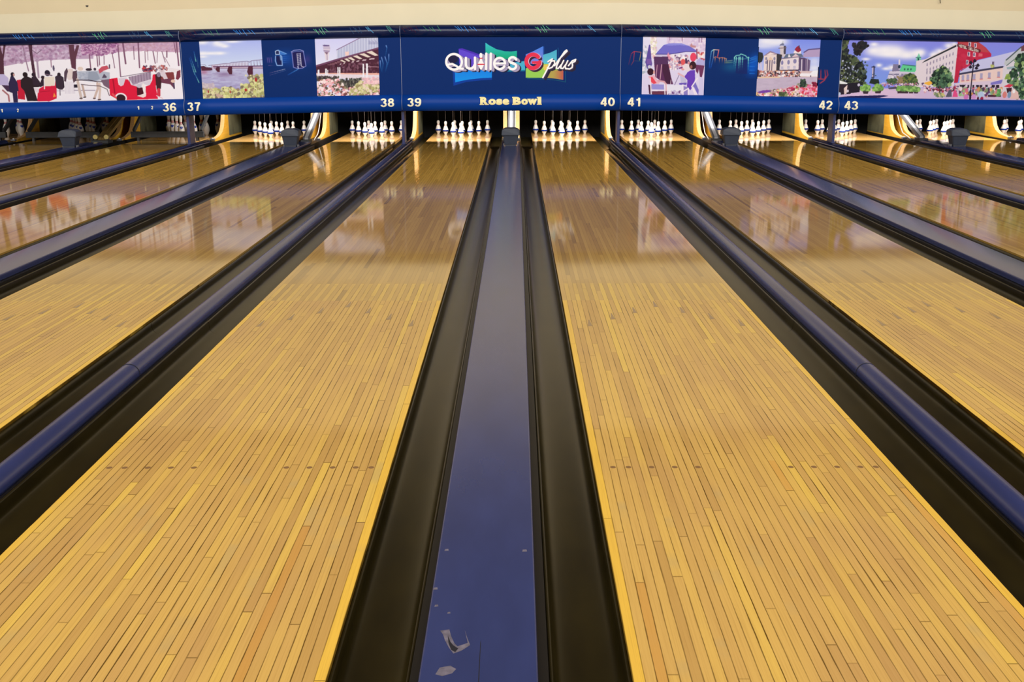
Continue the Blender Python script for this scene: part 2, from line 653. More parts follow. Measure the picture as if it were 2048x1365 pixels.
flat_cap = smooth_long(bm_mesh(extrude_y(rounded(-0.136, 0.136, 0.012, 0.052, 0.006), [0.0, 16.5])))
flat_base = box_mesh(-(G1 / 2 - GW - 0.001), G1 / 2 - GW - 0.001, 0.0, 16.55, -0.25, 0.012)
rear_base = box_mesh(-(G1 / 2 - GW - 0.001), G1 / 2 - GW - 0.001, 16.553, DECK_END, -0.25, 0.012)
rp = [(0.048 * math.cos(math.radians(a)), 0.006 + 0.046 * math.sin(math.radians(a))) for a in range(0, 181, 12)]
rp += [(-0.048, -0.006), (0.048, -0.006)]
round_cap = smooth_long(bm_mesh(extrude_y(rp, [0.0, 17.05])))
round_base = box_mesh(-(G2 / 2 - GW - 0.001), G2 / 2 - GW - 0.001, 0.0, DECK_END, -0.25, -0.006)
round_seam = smooth_long(bm_mesh(extrude_y([(x * 1.02, z * 1.02 + 0.0004) for x, z in rp], [3.30, 3.306])))
DIV = {}
for n in LANES[:-1]:
    xr = lane_left(n) + LW
    xn = lane_left(n + 1)
    xc = (xr + xn) / 2
    wide = n % 2 == 1
    between = DA[n]
    DIV[n] = (xc, between)
    t = empty('lane_divider', (xc, 0, 0), ('wide flat navy divider strip ' if wide else 'narrow rounded navy divider rail ') + between, 'lane divider', 'navy dividers between the lanes')
    if wide:
        link('cap', flat_cap, M['cap'], t)
        link('base', flat_base, M['black'], t)
        tag(link('trim_%d' % n, rear_base, M['black'], None, (xc, 0, 0)), kind='structure')
        if n == 39:
            CENTRE = t
    else:
        link('cap', round_cap, M['round_cap'], t)
        link('base', round_base, M['black'], t)
        link('joint', round_seam, M['split'], t)


def patch(outline, z):
    bm = bmesh.new()
    lo = [bm.verts.new((x, y, z - 0.0008)) for x, y in outline]
    hi = [bm.verts.new((x, y, z + 0.0004)) for x, y in outline]
    bm.faces.new(hi)
    bm.faces.new(lo[::-1])
    k = len(lo)
    for i in range(k):
        j = (i + 1) % k
        bm.faces.new((lo[i], lo[j], hi[j], hi[i]))
    return bm_mesh(bm)


# worn marks on the middle divider, near end
link('scuff', patch([(-0.098, 0.700), (-0.082, 0.692), (-0.060, 0.704), (-0.052, 0.722), (-0.066, 0.736), (-0.090, 0.728)], 0.052), M['scuff'], CENTRE)
link('scuff', patch([(-0.100, 0.896), (-0.078, 0.902), (-0.072, 0.870), (-0.062, 0.836), (-0.054, 0.822), (-0.030, 0.838), (-0.034, 0.862), (-0.040, 0.898), (-0.032, 0.860), (-0.024, 0.828), (-0.044, 0.802), (-0.062, 0.790), (-0.074, 0.816), (-0.086, 0.852), (-0.092, 0.878)], 0.052), M['scuff'], CENTRE)
link('tear', patch([(-0.080, 0.872), (-0.072, 0.842), (-0.064, 0.826), (-0.052, 0.812), (-0.058, 0.796), (-0.068, 0.806), (-0.076, 0.836)], 0.0524), M['split'], CENTRE)
link('split', patch([(0.0005, 0.60), (0.0030, 0.60), (0.0010, 0.845), (-0.0002, 0.845)], 0.052), M['split'], CENTRE)
for q, (x, y, s) in enumerate(((-0.127, 1.115, 0.006), (-0.118, 1.022, 0.005), (0.110, 1.345, 0.007), (-0.112, 1.35, 0.006), (-0.084, 0.985, 0.004))):
    link('chip', patch([(x - s, y - s), (x + s, y - s * 0.6), (x + s * 0.7, y + s * 1.3), (x - s * 0.8, y + s)], 0.052), M['scuff'], CENTRE)

# ------------------------------------------------------------------ printed pictures (painted point by point into a colour attribute)
class Canvas:
    """A picture area given by four corners (TL, TR, BR, BL); drawn in the same units, sampled on a grid of points."""
    def __init__(self, tl, tr, br, bl, dens, bg, seed=1):
        self.q = (tl, tr, br, bl)
        wpx = (abs(tr[0] - tl[0]) + abs(br[0] - bl[0])) / 2
        hpx = (abs(bl[1] - tl[1]) + abs(br[1] - tr[1])) / 2
        self.ss = 2
        self.gw = int(wpx * dens)
        self.gh = int(hpx * dens)
        self.W, self.H = self.gw * self.ss, self.gh * self.ss
        self.s = dens * self.ss
        self.a = np.empty((self.H, self.W, 3), np.float32)
        self.a[:] = bg
        self.rng = np.random.RandomState(seed)
        self.f = lambda x, y: (x, y)

    def use(self, x0, y0, s):
        self.f = lambda x, y: (x0 + x / s, y0 + y / s)
        self.k = 1.0 / s

    def P(self, pts):
        tl, tr, br, bl = self.q
        out = []
        for x, y in pts:
            x, y = self.f(x, y)
            u = 0.5
            v = 0.5
            for _ in range(3):
                yt = tl[1] + (tr[1] - tl[1]) * u
                yb = bl[1] + (br[1] - bl[1]) * u
                v = (y - yt) / (yb - yt)
                xl = tl[0] + (bl[0] - tl[0]) * v
                xr = tr[0] + (br[0] - tr[0]) * v
                u = (x - xl) / (xr - xl)
            out.append((u * self.W, v * self.H))
        return np.array(out, np.float64)

    def win(self, p, pad):
        x0 = int(max(0, math.floor(p[:, 0].min() - pad)))
        x1 = int(min(self.W, math.ceil(p[:, 0].max() + pad)))
        y0 = int(max(0, math.floor(p[:, 1].min() - pad)))
        y1 = int(min(self.H, math.ceil(p[:, 1].max() + pad)))
        if x1 <= x0 or y1 <= y0:
            return None
        yy, xx = np.mgrid[y0:y1, x0:x1]
        return (slice(y0, y1), slice(x0, x1)), xx + 0.5, yy + 0.5

    def put(self, sl, al, col):
        al = np.asarray(al, np.float32)[..., None]
        self.a[sl] = self.a[sl] * (1 - al) + np.array(col, np.float32) * al

    def inside(self, p, xx, yy):
        r = np.zeros(xx.shape, bool)
        n = len(p)
        for i in range(n):
            xa, ya = p[i]
            xb, yb = p[(i + 1) % n]
            if ya == yb:
                continue
            c = ((ya > yy) != (yb > yy)) & (xx < (xb - xa) * (yy - ya) / (yb - ya) + xa)
            r ^= c
        return r

    def poly(self, pts, col, al=1.0):
        p = self.P(pts)
        w = self.win(p, 1)
        if w:
            sl, xx, yy = w
            self.put(sl, self.inside(p, xx, yy) * al, col)

    def grad(self, pts, c0, c1, horiz=False):
        p = self.P(pts)
        w = self.win(p, 1)
        if w:
            sl, xx, yy = w
            k = 0 if horiz else 1
            t = ((xx if horiz else yy) - p[:, k].min()) / max(1e-6, np.ptp(p[:, k]))
            t = np.clip(t, 0, 1)[..., None]
            col = np.array(c0, np.float32) * (1 - t) + np.array(c1, np.float32) * t
            m = self.inside(p, xx, yy)[..., None]
            self.a[sl] = np.where(m, col, self.a[sl])

    def rect(self, x0, y0, x1, y1, col, al=1.0):
        self.poly([(x0, y0), (x1, y0), (x1, y1), (x0, y1)], col, al)

    def ell(self, x, y, rx, ry, col, al=1.0, soft=False):
        c = self.P([(x, y)])[0]
        k = self.k * self.s
        rx, ry = max(0.6, rx * k), max(0.6, ry * k)
        p = np.array([(c[0] - rx * 1.6, c[1] - ry * 1.6), (c[0] + rx * 1.6, c[1] + ry * 1.6)])
        w = self.win(p, 1)
        if w:
            sl, xx, yy = w
            d = ((xx - c[0]) / rx) ** 2 + ((yy - c[1]) / ry) ** 2
            self.put(sl, (np.exp(-d * 1.2) if soft else (d <= 1)) * al, col)

    def line(self, pts, w, col, al=1.0, glow=False):
        p = self.P(pts)
        r = max(0.55, w * self.k * self.s / 2)
        wi = self.win(p, r * (3 if glow else 1) + 1)
        if not wi:
            return
        sl, xx, yy = wi
        best = np.full(xx.shape, 1e9)
        for (xa, ya), (xb, yb) in zip(p[:-1], p[1:]):
            dx, dy = xb - xa, yb - ya
            t = np.clip(((xx - xa) * dx + (yy - ya) * dy) / max(1e-9, dx * dx + dy * dy), 0, 1)
            best = np.minimum(best, np.hypot(xx - xa - t * dx, yy - ya - t * dy))
        a = np.exp(-(best / r) ** 2) if glow else np.clip(r + 0.5 - best, 0, 1)
        self.put(sl, a * al, col)

    def fade(self, pts, w, c0, c1, a0=1.0, a1=0.0, n=6):
        """a glowing stroke that changes colour and fades along its length"""
        P = [np.array(q, float) for q in pts]
        segs = []
        for a, b in zip(P[:-1], P[1:]):
            for i in range(n):
                segs.append((a + (b - a) * i / n, a + (b - a) * (i + 1) / n))
        for i, (a, b) in enumerate(segs):
            t = i / max(1, len(segs) - 1)
            self.line([tuple(a), tuple(b)], w, [c0[j] * (1 - t) + c1[j] * t for j in range(3)], a0 * (1 - t) + a1 * t, glow=True)

    def dabs(self, pts, cols, n, r0, r1, flat=1.0, al=0.9):
        """leafy or flowery dabs scattered over an area"""
        xs = [p[0] for p in pts]
        ys = [p[1] for p in pts]
        poly = np.array(pts, float)
        for _ in range(n):
            x = self.rng.uniform(min(xs), max(xs))
            y = self.rng.uniform(min(ys), max(ys))
            if not self.inside(poly, np.array([[x]]), np.array([[y]]))[0, 0]:
                continue
            r = self.rng.uniform(r0, r1)
            self.ell(x, y, r, r * flat, cols[self.rng.randint(len(cols))], al)

    def arc(self, cx, cy, rx, ry, a0, a1, w, col, n=40):
        self.line([(cx + rx * math.cos(math.radians(a0 + (a1 - a0) * i / n)), cy - ry * math.sin(math.radians(a0 + (a1 - a0) * i / n))) for i in range(n + 1)], w, col)

    def mesh(self, X0, X1, zfun_b, zfun_t, y):
        a = self.a.reshape(self.gh, self.ss, self.gw, self.ss, 3).mean(axis=(1, 3)) / 255.0
        a = np.clip(a, 0, 1)
        a = np.where(a <= 0.04045, a / 12.92, ((a + 0.055) / 1.055) ** 2.4)
        gw, gh = self.gw, self.gh
        xs = np.linspace(X0, X1, gw)
        zb = np.array([zfun_b(x) for x in xs])
        zt = np.array([zfun_t(x) for x in xs])
        v = np.linspace(0, 1, gh)[:, None]
        co = np.empty((gh, gw, 3), np.float32)
        co[..., 0] = xs[None, :]
        co[..., 1] = y
        co[..., 2] = zt[None, :] * (1 - v) + zb[None, :] * v
        i = np.arange(gh * gw).reshape(gh, gw)
        quads = np.stack([i[1:, :-1], i[1:, 1:], i[:-1, 1:], i[:-1, :-1]], axis=-1).reshape(-1, 4)
        me = bpy.data.meshes.new('picture')
        me.vertices.add(gh * gw)
        me.vertices.foreach_set('co', co.ravel())
        me.loops.add(quads.size)
        me.loops.foreach_set('vertex_index', quads.ravel().astype(np.int32))
        me.polygons.add(len(quads))
        me.polygons.foreach_set('loop_start', (np.arange(len(quads)) * 4).astype(np.int32))
        me.update(calc_edges=True)
        at = me.attributes.new('paint', 'FLOAT_COLOR', 'POINT')
        rgba = np.ones((gh * gw, 4), np.float32)
        rgba[:, :3] = a.reshape(-1, 3)
        at.data.foreach_set('color', rgba.ravel())
        return me


FONT5 = {'H': '10001 10001 11111 10001 10001', 'O': '01110 10001 10001 10001 01110', 'T': '11111 00100 00100 00100 00100', 'E': '11111 10000 11110 10000 11111',
         'L': '10000 10000 10000 10000 11111', 'N': '10001 11001 10101 10011 10001', 'S': '01111 10000 01110 00001 11110', ' ': '00000 00000 00000 00000 00000'}
NAVY = (3, 42, 108)


def paint_snow():
    c = Canvas((-75, 89.5), (357.2, 80.6), (365.6, 197), (-66, 206), 1.3, (240, 238, 252), 3)
    A = lambda: c.use(0, 70, 9.1)
    B = lambda: c.use(170, 70, 9.1)
    A()
    c.poly([(-700, 100), (1700, 100), (1700, 405), (1280, 415), (900, 430), (540, 455), (300, 500), (100, 540), (-700, 600)], (186, 160, 194))
    c.dabs([(-700, 150), (1500, 150), (1500, 400), (900, 420), (100, 530), (-700, 580)], [(160, 124, 168), (205, 186, 216), (214, 200, 226), (150, 112, 150), (190, 150, 190)], 900, 10, 34, 0.8, 0.55)
    B()
    c.poly([(-60, 100), (1760, 60), (1760, 290), (1500, 285), (1100, 262), (760, 268), (600, 290), (520, 285), (420, 300), (300, 360), (200, 330), (-60, 330)], (196, 162, 194))
    c.dabs([(-60, 120), (620, 120), (600, 290), (300, 350), (-60, 330)], [(150, 96, 150), (176, 120, 170), (214, 180, 214), (130, 80, 130)], 500, 8, 26, 0.7, 0.7)
    c.dabs([(620, 100), (1760, 90), (1760, 280), (620, 262)], [(184, 150, 184), (206, 178, 206), (190, 150, 170)], 420, 8, 26, 0.8, 0.5)
    for a, b, w in (((80, 330), (100, 580), 22), ((215, 330), (230, 545), 18), ((255, 330), (262, 520), 18), ((345, 350), (345, 510), 14), ((490, 280), (535, 575), 14), ((600, 160), (640, 735), 20),
                    ((690, 130), (735, 495), 30), ((880, 180), (890, 420), 14), ((965, 120), (985, 570), 24), ((1085, 270), (1090, 480), 12), ((1130, 250), (1140, 430), 9), ((1230, 270), (1270, 490), 18),
                    ((1315, 280), (1300, 480), 10), ((1390, 270), (1450, 470), 14), ((1440, 380), (1530, 545), 9), ((1610, 110), (1640, 300), 16), ((1650, 100), (1695, 530), 26), ((1480, 270), (1480, 380), 22)):
        c.line([a, b], w, (128, 88, 118))
    A()
    c.poly([(-30, 160), (20, 160), (60, 330), (80, 160), (120, 160), (75, 420), (75, 720), (-30, 720)], (84, 50, 66))
    c.poly([(-300, 170), (-200, 170), (-230, 700), (-290, 700)], (84, 50, 66))
    c.poly([(530, 150), (600, 150), (600, 300), (655, 745), (600, 745), (560, 400)], (82, 52, 70))
    c.line([(600, 250), (680, 310), (760, 250)], 12, (120, 90, 120))
    c.line([(430, 160), (470, 400), (520, 630)], 20, (150, 120, 150))
    c.line([(680, 430), (700, 750)], 34, (170, 150, 178))
    c.line([(930, 430), (935, 560)], 16, (150, 110, 140))
    c.poly([(1255, 150), (1350, 150), (1360, 280), (1400, 160), (1450, 160), (1385, 400), (1380, 610), (1300, 570), (1270, 330)], (96, 58, 76))
    c.ell(975, 580, 18, 55, (90, 80, 110))
    c.poly([(-400, 820), (-150, 700), (-60, 830), (-80, 1150), (-380, 1180)], (205, 35, 65))
    c.poly([(-20, 690), (70, 690), (150, 760), (150, 920), (40, 890), (-20, 890)], (190, 182, 228))
    c.poly([(20, 890), (170, 900), (200, 1020), (120, 1010)], (70, 50, 80))
    c.line([(40, 990), (140, 1080), (150, 1190)], 30, (170, 110, 120))
    c.poly([(300, 800), (390, 785), (440, 1000), (440, 1165), (310, 1150)], (200, 34, 62))
    c.poly([(195, 720), (250, 740), (310, 840), (330, 1000), (300, 1010), (310, 1215), (230, 1215), (215, 1040), (160, 1020), (150, 860)], (50, 42, 78))
    c.ell(228, 695, 36, 40, (44, 36, 50))
    c.ell(250, 702, 16, 26, (196, 150, 150))
    c.poly([(680, 975), (800, 900), (990, 905), (1000, 820), (1022, 840), (1018, 1140), (880, 1195), (660, 1195)], (214, 34, 70))
    c.line([(720, 1020), (900, 1000)], 8, (150, 20, 50))
    c.poly([(600, 940), (700, 960), (690, 1040), (640, 1020)], (225, 215, 232))
    c.poly([(410, 760), (470, 720), (560, 760), (720, 840), (770, 900), (690, 930), (600, 930), (670, 1190), (480, 1190), (430, 1000), (370, 930), (370, 800)], (46, 34, 42))
    c.ell(455, 700, 46, 48, (40, 28, 34))
    c.ell(605, 700, 34, 36, (48, 34, 50))
    c.poly([(570, 740), (650, 730), (720, 830), (700, 900), (600, 900)], (54, 40, 56))
    c.poly([(700, 910), (760, 760), (800, 740), (800, 900), (720, 930)], (52, 40, 54))
    c.ell(775, 750, 34, 34, (50, 36, 48))
    c.ell(860, 670, 50, 56, (44, 36, 54))
    c.line([(820, 690), (940, 715)], 20, (120, 100, 120))
    c.poly([(800, 745), (985, 735), (990, 905), (805, 915)], (232, 224, 216))
    c.line([(800, 780), (800, 960)], 20, (236, 232, 238))
    c.poly([(950, 1120), (970, 1030), (1005, 1105)], (246, 150, 70))
    c.poly([(995, 740), (1070, 690), (1150, 750), (1165, 930), (1120, 980), (1060, 970), (1010, 940)], (58, 46, 62))
    c.ell(1070, 695, 32, 34, (50, 38, 50))
    c.line([(1080, 970), (1080, 1080)], 14, (80, 70, 90))
    c.line([(1010, 1000), (1160, 1000)], 8, (150, 140, 165))
    for x in range(1180, 1350, 24):
        c.line([(x, 830), (x, 1050)], 6, (196, 186, 212))
    c.line([(1340, 990), (1720, 990)], 12, (140, 130, 160))
    c.rect(1335, 880, 1400, 940, (40, 34, 52))
    # grey horse with a blanket, head to the left
    c.poly([(1215, 600), (1320, 590), (1345, 680), (1300, 790), (1240, 800), (1180, 700)], (224, 212, 216))
    c.poly([(1165, 650), (1215, 570), (1235, 640), (1215, 700), (1195, 830), (1160, 820)], (84, 66, 84))
    c.poly([(1320, 640), (1400, 620), (1400, 790), (1330, 850), (1310, 760)], (92, 70, 86))
    c.poly([(1390, 640), (1800, 625), (1990, 660), (1990, 780), (1820, 810), (1640, 830), (1420, 800)], (178, 186, 208))
    c.dabs([(1400, 650), (1640, 640), (1640, 800), (1420, 790)], [(196, 204, 222), (160, 170, 196)], 50, 14, 30, 0.7, 0.5)
    c.ell(1460, 590, 50, 36, (222, 206, 200))
    c.ell(1600, 605, 45, 24, (60, 50, 66))
    c.line([(1400, 790), (1465, 1140)], 48, (206, 190, 188))
    c.line([(1490, 900), (1535, 1110)], 38, (190, 168, 162))
    c.line([(1440, 1140), (1480, 1135)], 20, (70, 56, 66))
    c.line([(1510, 1120), (1545, 1115)], 20, (70, 56, 66))
    B()
    c.poly([(60, 640), (210, 650), (265, 770), (190, 815), (40, 800)], (150, 160, 184))
    c.ell(70, 605, 52, 24, (50, 40, 54))
    c.ell(175, 598, 26, 26, (70, 60, 80))
    c.poly([(240, 610), (300, 550), (400, 530), (430, 590), (330, 630), (260, 680)], (196, 84, 104))
    c.line([(440, 520), (440, 580)], 24, (90, 70, 96))
    c.poly([(300, 760), (340, 680), (390, 740), (380, 760)], (90, 78, 104))
    c.line([(215, 860), (222, 960), (155, 1140)], 40, (206, 184, 180))
    c.line([(255, 870), (262, 980), (245, 1160)], 40, (214, 194, 190))
    c.line([(140, 1140), (172, 1138)], 20, (80, 60, 70))
    c.line([(225, 1166), (268, 1160)], 20, (80, 60, 70))
    c.line([(-180, 800), (60, 800), (210, 830), (420, 830)], 16, (60, 40, 56))
    c.line([(-80, 880), (100, 900), (260, 910), (390, 970), (430, 1090)], 12, (70, 50, 66))
    c.poly([(280, 800), (440, 780), (440, 970), (330, 900)], (120, 96, 120))
    # red open carriage
    c.poly([(600, 770), (740, 750), (860, 890), (1190, 760), (1190, 900), (1060, 880), (940, 930), (620, 900)], (214, 206, 226))
    c.poly([(780, 745), (1190, 650), (1195, 790), (960, 860), (860, 890)], (164, 146, 174))
    for i in range(8):
        x = 800 + i * 52
        c.line([(x, 740 - i * 11), (x + 8, 860 - i * 9)], 8, (112, 92, 120))
    c.line([(640, 742), (1190, 648)], 10, (96, 80, 106))
    c.line([(960, 860), (1180, 795)], 14, (226, 220, 236))
    c.poly([(430, 780), (580, 755), (600, 880), (640, 915), (690, 895), (725, 785), (775, 790), (830, 890), (930, 920), (940, 1090), (1050, 1125), (1100, 1090), (1088, 920), (1170, 890), (1212, 800), (1222, 700), (1270, 690), (1282, 960), (1315, 1150), (740, 1172), (540, 1140), (440, 1080)], (222, 30, 66))
    c.line([(500, 790), (530, 1040)], 24, (168, 20, 50))
    c.poly([(930, 925), (1040, 940), (1055, 1060), (935, 1090)], (76, 26, 40))
    c.poly([(940, 1095), (1050, 1055), (1100, 1060), (1090, 1110), (1040, 1125)], (236, 224, 226))
    c.line([(1050, 880), (1060, 980), (1080, 1050)], 40, (240, 234, 240))
    c.ell(975, 910, 45, 36, (196, 196, 214))
    c.ell(640, 1130, 108, 92, (240, 236, 246))
    c.ell(640, 1138, 84, 74, (52, 30, 40))
    c.line([(490, 1060), (550, 1130)], 30, (230, 90, 96))
    c.poly([(1265, 700), (1340, 650), (1385, 740), (1370, 960), (1290, 980)], (66, 34, 44))
    c.ell(1330, 700, 36, 46, (140, 124, 150))
    c.poly([(1040, 600), (1200, 560), (1230, 640), (1050, 650)], (170, 50, 70))
    c.dabs([(1030, 540), (1240, 540), (1230, 620), (1050, 640)], [(70, 50, 80), (120, 90, 120), (200, 60, 70)], 40, 10, 24)
    c.poly([(1370, 760), (1450, 660), (1600, 650), (1620, 780), (1500, 850), (1380, 840)], (130, 60, 66))
    c.poly([(1290, 560), (1400, 560), (1500, 780), (1430, 790)], (216, 204, 220))
    c.dabs([(1200, 540), (1480, 530), (1500, 620), (1240, 660)], [(110, 90, 110), (200, 180, 190), (180, 90, 90)], 60, 10, 22)
    c.poly([(1500, 570), (1720, 600), (1700, 680), (1520, 640)], (232, 226, 238))
    c.poly([(1660, 640), (1725, 610), (1725, 740), (1680, 800), (1640, 780)], (124, 54, 76))
    c.poly([(1370, 790), (1550, 770), (1620, 860), (1600, 950), (1540, 880), (1380, 850)], (112, 60, 84))
    c.line([(1600, 850), (1610, 950)], 30, (84, 64, 96))
    c.ell(1590, 820, 40, 30, (226, 196, 186))
    c.line([(1330, 980), (1330, 1080)], 60, (204, 60, 80))
    c.line([(1290, 1090), (1400, 1140)], 16, (230, 190, 200))
    return c


def paint_bridge():
    c = Canvas((397.6, 79), (521.9, 77.6), (527, 194), (404.8, 194.8), 1.3, (190, 200, 250), 5)
    c.use(390, 70, 10.5)
    c.grad([(0, 60), (1500, 60), (1500, 640), (0, 640)], (166, 180, 248), (206, 222, 252))
    for x, y, rx, ry in ((150, 120, 150, 50), (520, 170, 150, 50), (620, 205, 90, 36), (450, 130, 90, 40), (780, 110, 180, 30), (330, 350, 260, 36), (520, 350, 110, 32), (160, 420, 100, 24), (150, 350, 110, 40)):
        c.ell(x, y, rx, ry, (240, 242, 254), 0.95, soft=True)
    c.grad([(0, 660), (1500, 660), (1500, 1400), (0, 1400)], (196, 200, 234), (136, 124, 184))
    c.dabs([(100, 720), (1000, 700), (1000, 1080), (160, 1000)], [(176, 176, 220), (196, 200, 236), (160, 150, 200)], 160, 20, 70, 0.25, 0.5)
    c.ell(180, 740, 90, 60, (170, 110, 150), 0.8, soft=True)
    c.ell(620, 800, 200, 60, (120, 84, 130), 0.5, soft=True)
    c.poly([(110, 620), (180, 610), (230, 640), (355, 650), (355, 710), (130, 715)], (84, 40, 62))
    c.poly([(340, 600), (440, 590), (440, 680), (350, 680)], (196, 176, 206))
    c.line([(110, 590), (200, 585), (230, 620)], 10, (140, 130, 170))
    # truss spans
    c.line([(280, 605), (640, 565), (700, 570), (760, 545), (1090, 525), (1130, 545), (1180, 512), (1410, 495)], 12, (134, 120, 160))
    for i in range(34):
        x = 350 + i * 32
        top = 600 - (x - 300) * 0.09
        c.line([(x, top), (x + (14 if i % 2 else -14), 628)], 7, (140, 128, 168))
    c.poly([(360, 590), (1100, 540), (1100, 625), (360, 625)], (206, 190, 214), 0.45)
    c.line([(380, 632), (1420, 628)], 22, (92, 50, 92))
    c.line([(400, 660), (1420, 672)], 16, (120, 80, 116))
    c.line([(520, 650), (1420, 655)], 10, (226, 206, 220))
    for x0, x1, y1 in ((445, 512, 745), (690, 770, 800), (1105, 1200, 860)):
        c.poly([(x0, 640), (x1, 640), (x1, y1), (x0 + 20, y1), (x0 - 26, (640 + y1) / 2)], (82, 38, 58))
    lf = [(216, 220, 150), (196, 200, 130), (228, 226, 176), (166, 166, 110), (150, 130, 110), (206, 208, 158), (120, 110, 96)]
    c.dabs([(1040, 820), (1200, 830), (1440, 820), (1460, 1310), (930, 1310), (960, 1010), (1180, 1000)], lf, 420, 14, 42)
    c.dabs([(560, 1080), (760, 1080), (960, 1150), (960, 1310), (540, 1310)], lf, 200, 14, 40)
    c.dabs([(130, 1060), (420, 1080), (560, 1180), (560, 1310), (140, 1310)], lf + [(200, 170, 160)], 240, 14, 40)
    c.dabs([(140, 960), (420, 1000), (420, 1080), (140, 1080)], [(190, 176, 196), (206, 196, 206)], 60, 12, 30)
    for x, y, rx, ry in ((1262, 920, 26, 44), (1048, 1135, 26, 32), (722, 1170, 14, 32), (270, 1160, 12, 32)):
        c.ell(x, y, rx, ry, (170, 44, 50))
    return c


def paint_airport():
    c = Canvas((628.6, 76.2), (754.3, 74.8), (757.6, 190.7), (633, 192.4), 1.3, (212, 216, 252), 7)
    c.use(620, 70, 10.5)
    c.grad([(60, 40), (1450, 40), (1450, 640), (60, 640)], (204, 206, 252), (226, 230, 254))
    c.poly([(290, 350), (390, 350), (372, 520), (318, 520)], (226, 216, 228))
    c.line([(345, 380), (348, 510)], 12, (140, 120, 170))
    c.poly([(260, 205), (395, 190), (415, 270), (400, 340), (360, 380), (310, 370), (275, 310)], (196, 184, 214))
    c.poly([(255, 195), (300, 190), (398, 200), (390, 225), (285, 225)], (110, 96, 150))
    c.line([(280, 320), (390, 330)], 18, (150, 130, 170))
    c.poly([(290, 345), (370, 350), (345, 405)], (130, 100, 130))
    c.line([(280, 285), (405, 290)], 8, (236, 228, 240))
    c.poly([(548, 300), (1035, 55), (1420, 40), (1420, 280), (1100, 375), (550, 500)], (192, 198, 230))
    for i in range(46):
        x = 560 + i * 19
        top = max(50, 300 - (x - 548) * 0.50)
        bot = 490 - (x - 550) * 0.235
        c.line([(x, top), (x, bot)], 6, (162, 168, 206) if i % 3 else (222, 226, 246))
    for i in range(9):
        c.line([(1220 + i * 22, 110 + (i % 3) * 20), (1220 + i * 22, 190)], 8, (116, 116, 170))
    c.poly([(720, 345), (800, 335), (800, 420), (730, 430)], (238, 206, 204))
    c.line([(545, 302), (1040, 52)], 16, (140, 116, 160))
    c.poly([(110, 640), (560, 505), (1100, 360), (1425, 265), (1430, 810), (120, 800)], (78, 38, 58))
    c.line([(110, 640), (560, 505), (1100, 360), (1425, 270)], 36, (112, 70, 104))
    for i, (x0, x1) in enumerate(((610, 740), (700, 830), (770, 935), (880, 1080), (1015, 1255), (1160, 1415))):
        ya = 520 - (x0 - 610) * 0.30
        yb = 560 - (x1 - 740) * 0.20
        h = 22 + i * 6
        c.poly([(x0, ya), (x0 + h * 2.2, ya - h * 0.5), (x1, yb), (x1 - h * 1.4, yb + 10)], (226, 214, 206))
    for i in range(5):
        c.line([(360 + i * 50, 612 - i * 16), (450 + i * 50, 620 - i * 16)], 12, (150, 104, 120))
    for x, y, w in ((880, 560, 60), (985, 545, 70), (1120, 525, 90), (1275, 500, 120), (700, 590, 40), (625, 605, 36)):
        c.poly([(x - w / 2, y + 16), (x - w / 2 + 14, y - 14), (x + w / 2, y - 20), (x + w / 2 - 8, y + 8)], (198, 176, 190))
    c.dabs([(360, 640), (1420, 560), (1420, 780), (360, 780)], [(60, 28, 46), (104, 62, 84), (130, 90, 112), (92, 50, 66)], 220, 8, 26, 1.4, 0.8)
    c.line([(1200, 660), (1420, 670)], 14, (170, 130, 150))
    c.poly([(110, 785), (1440, 800), (1440, 930), (110, 850)], (232, 176, 166))
    c.poly([(110, 800), (1440, 840), (1440, 960), (110, 870)], (226, 216, 232))
    for x0, x1, y0, y1 in ((150, 185, 715, 830), (305, 340, 695, 840), (350, 366, 720, 840), (560, 585, 665, 900), (596, 622, 665, 905), (1085, 1115, 600, 900), (1155, 1195, 595, 905)):
        c.rect(x0, y0, x1, y1, (236, 236, 250))
    c.dabs([(120, 850), (580, 860), (600, 930), (300, 960), (120, 950)], [(72, 66, 66), (96, 92, 84), (60, 50, 58)], 150, 10, 26)
    c.poly([(600, 960), (1080, 920), (1040, 1000), (860, 1100), (700, 1110), (620, 1020)], (66, 62, 64))
    c.dabs([(600, 930), (1080, 900), (1040, 1000), (860, 1100), (700, 1110), (620, 1020)], [(62, 62, 62), (92, 94, 84), (44, 40, 44), (120, 118, 112)], 160, 8, 22, 1.6)
    fl = [(246, 214, 224), (240, 180, 190), (250, 236, 240), (224, 150, 160), (120, 70, 72), (90, 84, 70), (248, 226, 232), (150, 140, 110)]
    c.dabs([(125, 930), (600, 930), (720, 1110), (900, 1100), (1000, 1000), (1445, 1180), (1445, 1280), (125, 1280)], fl, 700, 12, 34)
    c.dabs([(1040, 960), (1440, 1000), (1440, 1160), (1100, 1270), (760, 1270), (860, 1130)], [(206, 204, 150), (224, 220, 176), (180, 176, 120), (236, 214, 206), (150, 140, 96)], 320, 14, 36)
    c.dabs([(1060, 900), (1430, 900), (1430, 1030), (1100, 1010)], [(244, 206, 214), (232, 180, 196), (210, 180, 190)], 130, 12, 32)
    return c


